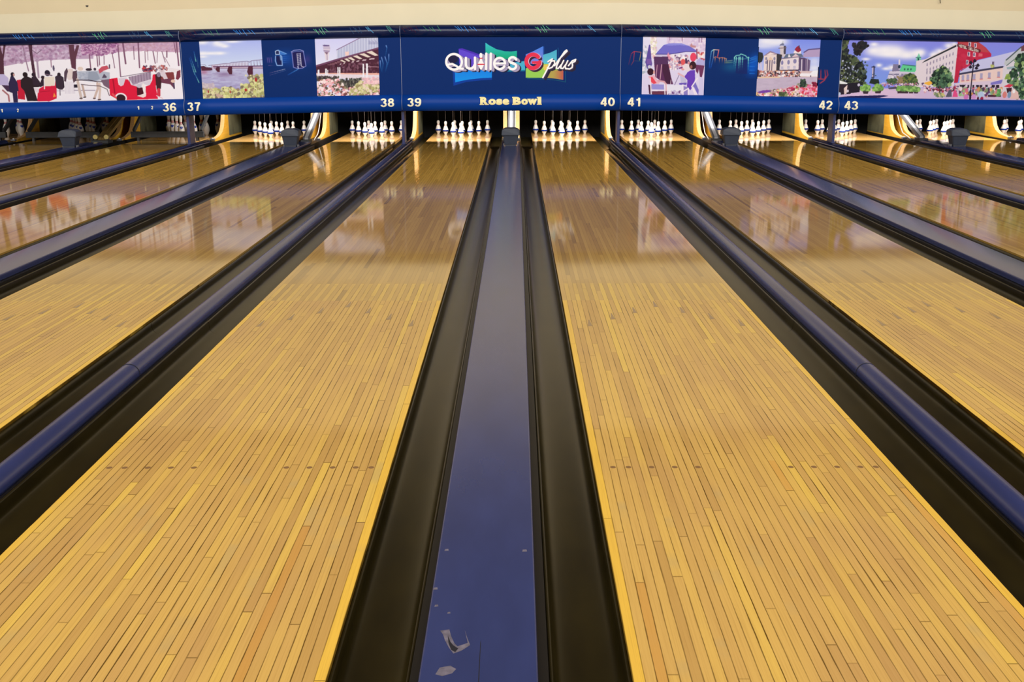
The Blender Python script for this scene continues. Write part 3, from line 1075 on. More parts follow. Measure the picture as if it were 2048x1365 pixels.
def paint_cafe():
    c = Canvas((1286.6, 73.9), (1412.2, 74.4), (1408.3, 190.6), (1284.1, 190.4), 1.3, (226, 222, 248), 9)
    c.use(1250, 65, 10.11)
    c.grad([(340, 80), (1650, 80), (1650, 1290), (340, 1290)], (222, 220, 246), (214, 206, 242))
    c.rect(520, 90, 640, 480, (240, 236, 240))
    c.dabs([(540, 90), (640, 90), (640, 460), (540, 460)], [(214, 190, 206), (224, 222, 200), (244, 242, 246)], 60, 12, 30)
    c.dabs([(370, 280), (470, 300), (450, 800), (370, 860)], [(190, 200, 226), (232, 230, 246), (170, 180, 200)], 80, 14, 34)
    c.poly([(850, 90), (1640, 90), (1620, 420), (1450, 380), (1200, 220), (850, 220)], (216, 200, 232))
    for x in (910, 1160, 1500, 1555):
        c.line([(x, 90), (x, 185)], 16, (150, 110, 150))
    c.dabs([(860, 100), (1640, 100), (1640, 400), (1450, 380), (1200, 215), (870, 210)], [(226, 214, 240), (200, 180, 220), (236, 226, 240)], 90, 16, 36, 1, 0.6)
    c.poly([(1320, 250), (1350, 205), (1370, 250), (1440, 260), (1430, 300), (1330, 290)], (190, 140, 150))
    # people and things behind
    c.poly([(880, 470), (1060, 450), (1060, 720), (920, 760)], (206, 190, 220))
    c.dabs([(880, 460), (1300, 460), (1290, 740), (900, 740)], [(236, 226, 236), (196, 176, 206), (222, 150, 160), (150, 120, 170), (244, 238, 244), (90, 60, 100)], 130, 14, 36)
    c.ell(1180, 590, 46, 60, (220, 90, 96))
    c.line([(1240, 530), (1250, 700)], 40, (80, 54, 90))
    c.poly([(1110, 700), (1180, 720), (1260, 780), (1330, 780), (1310, 650), (1240, 620)], (228, 214, 226))
    c.line([(1110, 720), (1160, 700)], 30, (130, 60, 130))
    # closed parasol on the left
    c.poly([(492, 250), (520, 250), (545, 560), (560, 640), (500, 780), (450, 720), (418, 600), (440, 520)], (92, 74, 160))
    c.poly([(440, 540), (545, 540), (540, 640), (450, 640)], (120, 88, 170))
    c.ell(505, 700, 34, 36, (200, 200, 222))
    # big open parasol
    c.poly([(625, 440), (700, 350), (790, 250), (900, 215), (1150, 215), (1300, 265), (1445, 350), (1440, 380), (1240, 380), (1020, 420), (860, 440)], (112, 108, 206))
    c.poly([(790, 250), (900, 215), (1150, 215), (1300, 265), (1120, 250), (900, 262)], (140, 140, 226))
    c.line([(625, 440), (860, 440), (1020, 420), (1240, 380), (1440, 380)], 14, (70, 60, 140))
    c.poly([(630, 450), (850, 455), (860, 480), (620, 490)], (200, 190, 226))
    c.poly([(855, 470), (880, 390), (905, 470), (940, 500), (900, 560), (880, 510)], (226, 150, 176))
    c.ell(590, 490, 30, 40, (228, 190, 200))
    # dark panels of the stand
    c.poly([(590, 490), (880, 485), (880, 650), (600, 660)], (84, 50, 96))
    c.poly([(600, 655), (890, 640), (940, 900), (985, 1050), (850, 1050), (700, 960), (620, 900)], (92, 46, 92))
    c.poly([(760, 640), (880, 640), (930, 880), (950, 1040), (840, 1040), (770, 800)], (70, 34, 66))
    c.line([(660, 660), (640, 900)], 14, (196, 150, 176))
    c.line([(750, 650), (720, 950)], 16, (206, 160, 180))
    c.line([(940, 960), (930, 1050)], 12, (220, 200, 220))
    c.line([(1000, 440), (990, 760)], 18, (236, 232, 240))
    c.line([(1100, 860), (1010, 1070)], 9, (90, 70, 120))
    # right side: balloon, people
    c.ell(1385, 490, 62, 90, (226, 70, 104))
    c.line([(1455, 330), (1460, 520)], 26, (140, 80, 110))
    c.poly([(1450, 560), (1520, 500), (1620, 520), (1610, 670), (1440, 660)], (176, 172, 226))
    c.dabs([(1490, 400), (1620, 400), (1610, 540), (1500, 520)], [(244, 220, 216), (190, 80, 90), (240, 236, 246)], 30, 12, 30)
    c.poly([(1420, 640), (1610, 660), (1590, 780), (1560, 900), (1520, 890), (1500, 730), (1480, 830), (1440, 780)], (110, 54, 96))
    c.ell(1375, 660, 70, 84, (56, 28, 40))
    c.ell(1345, 690, 24, 36, (150, 90, 86))
    c.poly([(1330, 760), (1420, 750), (1425, 930), (1400, 1060), (1330, 1170), (1260, 1090), (1270, 960), (1200, 890), (1240, 850), (1270, 800)], (104, 64, 190))
    c.line([(1090, 830), (1200, 890)], 36, (220, 176, 190))
    c.poly([(1120, 870), (1240, 940), (1260, 1010), (1140, 1010)], (190, 190, 226))
    c.poly([(1100, 1020), (1260, 1010), (1250, 1060), (1110, 1060)], (110, 90, 190))
    # seated woman, front left
    c.ell(525, 800, 64, 72, (54, 22, 42))
    c.ell(596, 810, 18, 40, (214, 160, 160))
    c.poly([(480, 890), (600, 860), (660, 960), (720, 1010), (700, 1040), (600, 1050), (540, 1040)], (226, 176, 196))
    c.poly([(510, 920), (560, 900), (650, 1030), (590, 1050), (530, 1000)], (226, 70, 90))
    c.line([(680, 980), (800, 1000), (850, 1060), (850, 1250)], 34, (214, 160, 176))
    c.poly([(480, 1060), (545, 1080), (560, 1260), (500, 1260)], (70, 30, 60))
    c.poly([(560, 1200), (860, 1190), (860, 1290), (560, 1290)], (104, 54, 80))
    c.poly([(545, 1050), (800, 1060), (800, 1170), (560, 1165)], (150, 146, 222))
    for pts in ([(520, 930), (545, 1290)], [(545, 1175), (810, 1175)], [(810, 1050), (820, 1270)], [(860, 1060), (868, 1290)]):
        c.line(pts, 22, (236, 228, 244))
    c.poly([(860, 1070), (1180, 1060), (1180, 1210), (880, 1200)], (226, 226, 248))
    c.poly([(880, 1200), (1180, 1200), (1200, 1290), (880, 1290)], (150, 110, 170))
    c.dabs([(900, 1190), (1190, 1190), (1190, 1290), (900, 1290)], [(236, 232, 246), (110, 70, 130), (190, 180, 220)], 50, 14, 34)
    c.poly([(1185, 1080), (1290, 1110), (1300, 1290), (1190, 1290)], (140, 128, 200))
    for pts in ([(1180, 1060), (1185, 1290)], [(1180, 1200), (1290, 1130), (1290, 1290)], [(1470, 920), (1360, 1090), (1440, 1290)], [(1360, 1090), (1490, 1290)]):
        c.line(pts, 24, (238, 230, 246))
    c.poly([(1385, 1080), (1430, 1000), (1500, 1160), (1490, 1280), (1420, 1130)], (120, 110, 200))
    c.poly([(1510, 900), (1600, 920), (1595, 1280), (1500, 1280)], (206, 200, 240))
    return c


def paint_square():
    c = Canvas((1518.4, 75.4), (1642, 77.4), (1636, 192.1), (1513.9, 191.1), 1.3, (150, 170, 244), 11)
    c.use(1505, 65, 10.11)
    c.grad([(80, 90), (1400, 90), (1400, 800), (80, 800)], (120, 140, 240), (176, 192, 250))
    for x, y, rx, ry, a in ((300, 160, 330, 110, 1), (480, 180, 200, 80, 0.9), (220, 260, 240, 60, 0.6), (580, 160, 130, 60, 0.9)):
        c.ell(x, y, rx, ry, (232, 234, 250), a, soft=True)
    c.ell(1260, 560, 120, 90, (206, 216, 252), 0.9, soft=True)
    c.ell(1260, 700, 140, 80, (226, 232, 252), 0.9, soft=True)
    c.poly([(1040, 420), (1080, 350), (1140, 320), (1380, 300), (1370, 470), (1020, 475)], (176, 156, 200))
    c.line([(1050, 380), (1140, 325), (1380, 305)], 24, (96, 84, 140))
    # tower
    c.poly([(560, 250), (680, 250), (680, 420), (640, 500), (570, 420)], (206, 196, 206))
    c.poly([(640, 250), (685, 250), (680, 420), (640, 420)], (70, 66, 84))
    c.poly([(550, 245), (575, 215), (600, 205), (620, 150), (640, 205), (650, 240)], (110, 116, 150))
    c.line([(540, 300), (690, 290)], 16, (120, 104, 116))
    c.ell(625, 180, 14, 24, (200, 206, 220))
    # red turret
    c.poly([(860, 320), (900, 270), (945, 245), (985, 320), (985, 350), (930, 390), (870, 340)], (150, 40, 66))
    c.line([(948, 250), (950, 300)], 20, (70, 60, 90))
    c.poly([(840, 390), (860, 340), (930, 385), (985, 350), (990, 420), (840, 420)], (236, 226, 232))
    # main roof
    c.poly([(640, 490), (690, 420), (860, 400), (1000, 410), (1040, 470), (960, 480), (620, 510)], (98, 112, 140))
    c.poly([(725, 480), (745, 405), (785, 480)], (232, 226, 236))
    c.poly([(800, 480), (880, 410), (960, 470)], (214, 190, 206))
    # left wing with gable
    c.poly([(245, 450), (370, 360), (500, 410), (500, 750), (240, 780)], (228, 212, 214))
    c.poly([(235, 455), (370, 352), (510, 408), (500, 425), (375, 430)], (150, 130, 160))
    c.poly([(290, 440), (370, 385), (470, 415), (375, 430)], (236, 220, 222))
    c.poly([(500, 405), (610, 430), (600, 500), (560, 750), (495, 750)], (58, 54, 62))
    for x in (290, 455):
        for y in (510, 585):
            c.ell(x, y, 20, 34, (140, 134, 166))
    for x in (320, 365, 410):
        c.line([(x, 540), (x - 10, 760)], 20, (110, 96, 120))
    c.poly([(340, 510), (375, 470), (410, 510), (410, 540), (340, 540)], (226, 196, 176))
    # right wing
    c.poly([(570, 600), (600, 510), (950, 470), (960, 480), (945, 730), (560, 740)], (226, 216, 226))
    c.line([(600, 510), (960, 470)], 18, (120, 110, 140))
    c.poly([(945, 480), (1060, 490), (1180, 540), (1165, 770), (945, 745)], (92, 76, 116))
    for i in range(6):
        c.line([(985 + i * 34, 510 + i * 6), (985 + i * 34, 750)], 12, (140, 120, 154) if i % 2 else (70, 58, 96))
    c.line([(1005, 530), (1000, 780)], 20, (214, 204, 224))
    c.line([(1120, 500), (1115, 760)], 18, (176, 164, 190))
    for x, y, w in ((612, 590, 24), (740, 580, 26), (868, 560, 34)):
        c.ell(x, y, w, 46, (134, 130, 176))
    for x, y in ((612, 690), (740, 680), (860, 680)):
        c.rect(x - 26, y - 26, x + 26, y + 34, (190, 186, 214))
    c.poly([(560, 735), (950, 725), (950, 770), (560, 775)], (70, 60, 92))
    c.poly([(120, 370), (215, 390), (235, 470), (210, 560), (160, 610), (120, 580)], (48, 52, 58))
    for x in (140, 175, 205):
        c.line([(x, 590), (x - 8, 740)], 12, (226, 206, 216))
    # crowd and awnings
    c.poly([(110, 750), (1340, 760), (1340, 880), (110, 890)], (214, 190, 196))
    for x in (170, 490, 600, 720, 850):
        c.poly([(x - 40, 800), (x - 34, 752), (x + 34, 750), (x + 42, 800)], (226, 160, 120))
    c.dabs([(110, 770), (1000, 770), (1000, 880), (110, 890)], [(236, 230, 240), (70, 50, 66), (190, 110, 110), (150, 130, 150), (240, 236, 244), (60, 44, 60), (210, 170, 150)], 260, 10, 24)
    c.poly([(960, 860), (1000, 800), (1330, 810), (1330, 870)], (238, 236, 248))
    c.poly([(1170, 810), (1240, 750), (1340, 740), (1340, 810)], (236, 238, 250))
    c.line([(130, 760), (120, 860)], 50, (90, 60, 70))
    c.line([(1190, 850), (1190, 930)], 18, (80, 56, 90))
    # pavement
    c.poly([(105, 880), (1335, 880), (1330, 1070), (850, 1080), (560, 1140), (400, 1160), (90, 1200)], (192, 178, 206))
    c.line([(110, 895), (560, 885)], 26, (226, 196, 170))
    c.dabs([(120, 920), (1300, 900), (1300, 1040), (120, 1150)], [(198, 184, 212), (186, 172, 200)], 60, 30, 70, 0.3, 0.6)
    fl = [(240, 220, 230), (226, 120, 150), (206, 90, 120), (236, 210, 150), (150, 150, 110), (246, 240, 240), (110, 100, 90), (222, 140, 180), (200, 60, 70), (244, 206, 214)]
    c.poly([(90, 1190), (560, 1130), (900, 1060), (1330, 1010), (1330, 1290), (85, 1290)], (196, 170, 170))
    c.dabs([(90, 1200), (560, 1130), (900, 1060), (1330, 1020), (1330, 1290), (85, 1290)], fl, 700, 10, 30)
    c.dabs([(960, 1100), (1330, 1020), (1330, 1230), (960, 1210)], [(226, 130, 176), (240, 170, 200), (206, 70, 110), (222, 60, 70), (236, 190, 214)], 200, 12, 28)
    c.dabs([(620, 1130), (860, 1090), (860, 1150), (640, 1170)], [(150, 40, 80), (190, 60, 100), (226, 180, 200)], 70, 10, 24)
    c.dabs([(560, 1200), (720, 1200), (720, 1270), (560, 1270)], [(96, 110, 80), (140, 150, 110), (70, 84, 60)], 60, 10, 24, 1.4)
    c.poly([(130, 1185), (240, 1150), (360, 1148), (420, 1168), (360, 1190), (230, 1215), (150, 1205)], (120, 66, 170))
    c.dabs([(920, 1030), (1130, 1020), (1100, 1080), (940, 1080)], [(90, 104, 90), (130, 140, 110), (200, 180, 190)], 60, 12, 26)
    c.dabs([(990, 940), (1080, 940), (1080, 1060), (990, 1060)], [(52, 70, 60), (74, 96, 80), (40, 54, 50)], 60, 10, 24, 1.6)
    c.dabs([(1230, 980), (1330, 980), (1330, 1060), (1230, 1060)], [(120, 30, 60), (160, 50, 80)], 30, 12, 26)
    return c


def paint_street():
    c = Canvas((1683.5, 79.5), (2124, 84.5), (2116, 199.5), (1678, 192), 1.3, (130, 140, 240), 13)
    A = lambda: c.use(1670, 65, 9.1)
    B = lambda: c.use(1850, 65, 9.1)
    A()
    c.grad([(80, 110), (4200, 110), (4200, 900), (80, 900)], (134, 136, 236), (124, 156, 240))
    for x, y, rx, ry in ((700, 320, 170, 90), (900, 310, 220, 110), (1100, 330, 240, 120), (1300, 400, 180, 80), (1480, 370, 150, 90), (1550, 350, 90, 60), (1000, 380, 300, 60), (800, 580, 60, 36), (560, 470, 80, 28),
                             (930, 640, 80, 30), (1040, 620, 90, 50), (700, 210, 80, 40), (1800, 390, 90, 60)):
        c.ell(x, y, rx, ry, (244, 244, 254), 0.95, soft=True)
    B()
    for x, y, rx, ry in ((260, 330, 100, 60), (420, 230, 90, 60), (170, 400, 80, 50), (520, 200, 60, 40)):
        c.ell(x, y, rx, ry, (240, 240, 254), 0.95, soft=True)
    A()
    # far town hall with green roof
    c.poly([(960, 800), (1000, 680), (1500, 690), (1540, 900), (960, 900)], (206, 200, 226))
    c.poly([(1040, 690), (1060, 560), (1160, 560), (1190, 680)], (128, 122, 160))
    c.line([(1170, 490), (1172, 640)], 30, (220, 214, 236))
    c.ell(1170, 605, 22, 34, (40, 60, 84))
    c.poly([(1180, 680), (1230, 565), (1470, 590), (1480, 700), (1190, 690)], (96, 204, 150))
    c.line([(1235, 568), (1470, 592)], 16, (60, 120, 110))
    for x in (1270, 1330, 1385):
        c.ell(x, 650, 14, 20, (50, 90, 90))
    c.poly([(1470, 600), (1480, 450), (1520, 360), (1560, 450), (1560, 590)], (120, 206, 176))
    c.poly([(1500, 450), (1530, 450), (1530, 540), (1500, 540)], (36, 80, 90))
    c.line([(1470, 440), (1560, 435)], 14, (50, 110, 110))
    c.poly([(980, 730), (1360, 730), (1360, 760), (980, 750)], (120, 116, 150))
    c.dabs([(990, 740), (1500, 740), (1500, 860), (960, 860)], [(176, 166, 200), (230, 226, 240), (140, 130, 166)], 100, 10, 24)
    c.poly([(1460, 690), (1640, 540), (1640, 930), (1500, 930)], (220, 208, 224))
    c.line([(1500, 715), (1640, 655)], 20, (150, 110, 140))
    # column
    c.line([(705, 610), (700, 800)], 46, (70, 74, 116))
    c.line([(690, 620), (690, 780)], 16, (226, 206, 222))
    c.line([(670, 612), (730, 612)], 18, (52, 56, 96))
    # ground
    c.poly([(60, 1000), (4300, 960), (4300, 1300), (60, 1300)], (206, 184, 222))
    c.poly([(200, 1010), (900, 1010), (1400, 1080), (1500, 1150), (300, 1120)], (216, 190, 224))
    c.poly([(280, 1130), (900, 1115), (985, 1128), (820, 1165), (150, 1180), (90, 1150)], (40, 36, 90))
    B()
    # long white hotel wing and red gable
    c.poly([(-160, 500), (0, 470), (560, 190), (590, 200), (545, 960), (-160, 980)], (222, 212, 226))
    c.poly([(-60, 540), (0, 490), (560, 210), (560, 245), (0, 515)], (48, 52, 60))
    for r, (y0, h) in enumerate(((430, 50), (560, 44), (640, 50), (770, 70))):
        for i in range(9):
            x = 30 + i * 58
            top = y0 + (8 - i) * (-0) + (300 - x) * (0.42 - 0.12 * r)
            if 0 < x < 540 and top > 220:
                c.poly([(x, top), (x + 20, top - 10), (x + 20, top + h), (x, top + h)], (150, 140, 170))
    c.poly([(580, 150), (940, 150), (1100, 260), (1200, 370), (1200, 420), (960, 480), (640, 670), (610, 890), (540, 895), (585, 260)], (190, 40, 74))
    c.poly([(600, 150), (940, 150), (1060, 230), (1170, 350), (980, 330), (600, 240)], (186, 70, 80))
    c.dabs([(590, 280), (1000, 380), (900, 480), (600, 840)], [(200, 50, 84), (176, 34, 70)], 90, 16, 40, 1, 0.5)
    for x, y in ((800, 200), (905, 220), (790, 375), (890, 385), (768, 520)):
        c.poly([(x - 22, y - 40), (x + 24, y - 34), (x + 24, y + 44), (x - 22, y + 38)], (222, 210, 226))
        c.poly([(x - 14, y - 30), (x + 8, y - 28), (x + 8, y + 30), (x - 14, y + 28)], (66, 60, 110))
    c.poly([(970, 360), (1040, 370), (1040, 420), (970, 420)], (214, 100, 120))
    c.line([(600, 220), (975, 320)], 64, (70, 34, 44), 0.75)
    for i, ch in enumerate('HOTEL NELSON'):
        for r, row in enumerate(FONT5[ch].split()):
            for q, bit in enumerate(row):
                if bit == '1':
                    x = 606 + i * 30 + q * 5.2
                    y = 200 + r * 10 + (x - 606) * 0.275
                    c.rect(x, y, x + 6, y + 11, (238, 230, 222))
    # low row with shining roof
    c.poly([(640, 700), (960, 490), (1640, 320), (1740, 240), (1480, 470), (1480, 580), (1410, 600), (650, 730)], (196, 198, 240))
    c.poly([(640, 745), (1420, 600), (1440, 830), (1180, 880), (640, 900)], (232, 206, 206))
    c.line([(640, 735), (1000, 670), (1415, 605)], 34, (62, 62, 92))
    c.rect(1220, 510, 1260, 580, (110, 100, 130))
    c.dabs([(1190, 570), (1260, 570), (1260, 610), (1190, 610)], [(206, 206, 130), (170, 180, 110)], 16, 10, 20)
    for x in (700, 790, 905, 1035, 1180, 1350):
        y = 830 - (x - 640) * 0.10
        c.rect(x - 24, y - 70, x + 24, y + 26, (168, 162, 200))
        c.rect(x - 30, y + 26, x + 30, y + 44, (206, 130, 140))
    c.poly([(560, 900), (1440, 840), (1420, 1140), (560, 1000)], (216, 200, 226))
    c.poly([(640, 930), (760, 925), (720, 980), (660, 985)], (50, 44, 60))
    c.poly([(1210, 890), (1440, 830), (1400, 910), (1210, 930)], (126, 120, 206))
    for x0, x1 in ((945, 1000), (1010, 1060), (1115, 1160), (1230, 1290), (1310, 1370), (790, 820), (880, 910)):
        c.rect(x0, 930, x1, 1040, (46, 36, 54))
    # right hand house and trees
    c.poly([(1420, 620), (1480, 560), (1800, 300), (2500, 300), (2500, 1180), (1430, 1120)], (214, 210, 226))
    c.poly([(1440, 560), (1460, 470), (1740, 240), (1800, 200), (1800, 330), (1500, 580)], (190, 196, 206))
    c.line([(1480, 480), (1740, 245)], 22, (84, 96, 110))
    c.line([(1490, 580), (1660, 440)], 14, (84, 110, 110))
    c.poly([(1740, 240), (1800, 200), (2500, 180), (2500, 320), (1740, 320)], (110, 70, 84))
    c.poly([(1490, 610), (1640, 590), (1640, 640), (1500, 650)], (150, 176, 190))
    green = [(70, 104, 84), (44, 70, 56), (110, 150, 110), (36, 56, 48), (84, 120, 90), (150, 180, 120), (26, 40, 38)]
    c.dabs([(1650, 420), (1760, 360), (1900, 340), (2460, 330), (2460, 1000), (1720, 1000), (1520, 900), (1560, 720), (1640, 640)], green, 650, 14, 44)
    c.dabs([(1440, 760), (1540, 730), (1560, 820), (1460, 820)], [(160, 186, 90), (130, 160, 84)], 30, 10, 26)
    c.poly([(1730, 900), (2460, 900), (2460, 1180), (1760, 1160)], (34, 32, 36))
    c.dabs([(1640, 900), (2460, 880), (2460, 1170), (1700, 1170)], green, 220, 16, 40)
    c.poly([(1450, 960), (1540, 915), (1630, 930), (1560, 980)], (214, 60, 90))
    c.poly([(1500, 990), (1600, 980), (1600, 1060), (1520, 1080)], (70, 40, 50))
    c.poly([(1590, 1040), (1640, 1000), (1720, 1060), (1740, 1190), (1580, 1190)], (226, 190, 190))
    c.ell(1640, 1050, 26, 34, (240, 240, 248))
    c.ell(1475, 1110, 40, 60, (214, 130, 130))
    c.ell(1560, 1110, 34, 60, (120, 150, 190))
    # crowd
    c.dabs([(0, 960), (620, 960), (620, 1040), (0, 1060)], [(236, 214, 222), (160, 40, 70), (60, 40, 60), (240, 230, 236), (200, 120, 150), (110, 90, 130)], 160, 10, 24)
    c.dabs([(640, 1000), (1430, 1000), (1400, 1120), (640, 1120)], [(236, 226, 240), (130, 150, 110), (90, 60, 110), (214, 150, 90), (150, 190, 130), (70, 50, 80), (210, 110, 140), (176, 200, 230)], 260, 12, 30, 1.4)
    c.poly([(520, 1150), (540, 1040), (570, 1010), (610, 1090), (620, 1150)], (222, 80, 140))
    c.poly([(395, 1150), (450, 1030), (500, 1000), (510, 1150)], (90, 90, 110))
    c.ell(770, 1150, 44, 50, (206, 120, 190))
    c.ell(910, 1150, 44, 50, (206, 150, 210))
    c.ell(1040, 1120, 60, 70, (180, 200, 236))
    c.ell(990, 1180, 20, 34, (90, 30, 60))
    c.ell(1060, 1180, 30, 34, (150, 40, 80))
    c.poly([(1170, 1110), (1410, 1120), (1410, 1150), (1170, 1150)], (70, 40, 56))
    c.dabs([(1340, 1020), (1390, 1020), (1390, 1130), (1340, 1130)], [(90, 150, 90), (120, 180, 110)], 30, 12, 24)
    # tree in front of the hotel
    c.dabs([(200, 680), (340, 600), (440, 680), (510, 820), (480, 950), (300, 980), (150, 940), (110, 840)], green, 420, 12, 36)
    c.line([(285, 960), (280, 1130)], 26, (90, 60, 60))
    c.dabs([(180, 1080), (380, 1090), (370, 1150), (200, 1140)], [(196, 190, 120), (110, 130, 100), (214, 200, 170)], 60, 12, 26)
    c.poly([(0, 890), (110, 860), (150, 900), (90, 940), (0, 910)], (238, 180, 70))
    # black street lamp with a cluster of lanterns
    c.line([(890, 500), (872, 700), (850, 1040)], 20, (34, 26, 44))
    c.line([(848, 1040), (846, 1210)], 36, (30, 24, 40))
    for x, y in ((905, 490), (835, 520), (965, 570), (830, 600), (940, 620)):
        c.poly([(x - 36, y + 10), (x, y - 34), (x + 36, y + 10), (x + 14, y + 34), (x - 14, y + 34)], (40, 32, 50))
    c.line([(830, 540), (880, 600), (960, 560)], 12, (34, 26, 44))
    # left trees, planters, kiosk
    A()
    c.dabs([(110, 140), (210, 140), (220, 400), (330, 420), (480, 540), (540, 700), (560, 900), (300, 960), (100, 900)], [(34, 40, 40), (50, 62, 52), (78, 92, 66), (24, 28, 34), (96, 106, 76), (40, 46, 52)], 900, 14, 44)
    c.dabs([(310, 200), (400, 200), (480, 150), (540, 180), (620, 250), (500, 280), (460, 400), (360, 390), (340, 280)], [(34, 36, 44), (48, 44, 50), (30, 28, 36)], 200, 14, 34)
    c.dabs([(480, 500), (600, 540), (600, 760), (500, 760)], [(60, 76, 80), (90, 106, 110)], 22, 8, 18)
    c.dabs([(120, 480), (420, 560), (480, 860), (120, 860)], [(150, 160, 200), (200, 206, 236), (120, 130, 90)], 50, 7, 16)
    c.poly([(240, 900), (470, 880), (460, 1060), (280, 1080)], (34, 30, 44))
    c.poly([(630, 900), (660, 820), (800, 830), (820, 900), (760, 930)], (36, 48, 44))
    c.dabs([(640, 780), (760, 700), (760, 800), (700, 820)], [(60, 76, 100), (70, 90, 110)], 14, 8, 16)
    c.dabs([(960, 840), (1120, 820), (1130, 900), (970, 920)], [(60, 84, 64), (84, 110, 80)], 90, 12, 28)
    c.dabs([(1240, 800), (1380, 720), (1500, 800), (1520, 930), (1260, 950)], [(60, 84, 54), (90, 116, 70), (44, 60, 46), (120, 130, 70)], 330, 12, 30)
    c.dabs([(1140, 780), (1240, 780), (1240, 900), (1150, 900)], [(120, 110, 80), (150, 130, 100)], 50, 10, 22)
    c.dabs([(820, 900), (1640, 900), (1640, 960), (820, 950)], [(236, 220, 236), (190, 120, 150), (90, 70, 110), (210, 190, 220)], 120, 8, 18)
    for x0, x1, yb in ((480, 650, 1090), (700, 880, 1085)):
        c.poly([(x0 + 20, 1010), (x1 - 10, 1010), (x1 - 40, yb), (x0 + 50, yb)], (64, 50, 62))
        c.dabs([(x0, 960), ((x0 + x1) / 2, 915), (x1, 960), (x1, 1030), (x0, 1030)], [(120, 170, 84), (150, 196, 110), (96, 140, 76)], 110, 12, 28)
    for x in (1190, 1240, 1310, 1400, 1490):
        c.poly([(x - 50, 1020), (x + 50, 1020), (x + 34, 1085), (x - 34, 1085)], (66, 48, 60))
    c.dabs([(1140, 960), (1550, 970), (1550, 1040), (1140, 1030)], [(120, 170, 90), (150, 196, 116), (96, 140, 80)], 220, 12, 28)
    c.poly([(970, 980), (1130, 960), (1140, 1000), (1000, 1010)], (80, 76, 96))
    c.poly([(85, 850), (235, 895), (225, 915), (90, 910)], (232, 236, 244))
    c.poly([(85, 915), (240, 915), (300, 1090), (60, 1110)], (46, 36, 50))
    c.poly([(170, 990), (235, 930), (220, 1090), (180, 1100)], (226, 206, 206))
    c.ell(90, 1090, 24, 30, (190, 206, 236))
    c.ell(240, 1040, 20, 26, (206, 200, 220))
    c.ell(440, 930, 24, 26, (200, 196, 226))
    return c


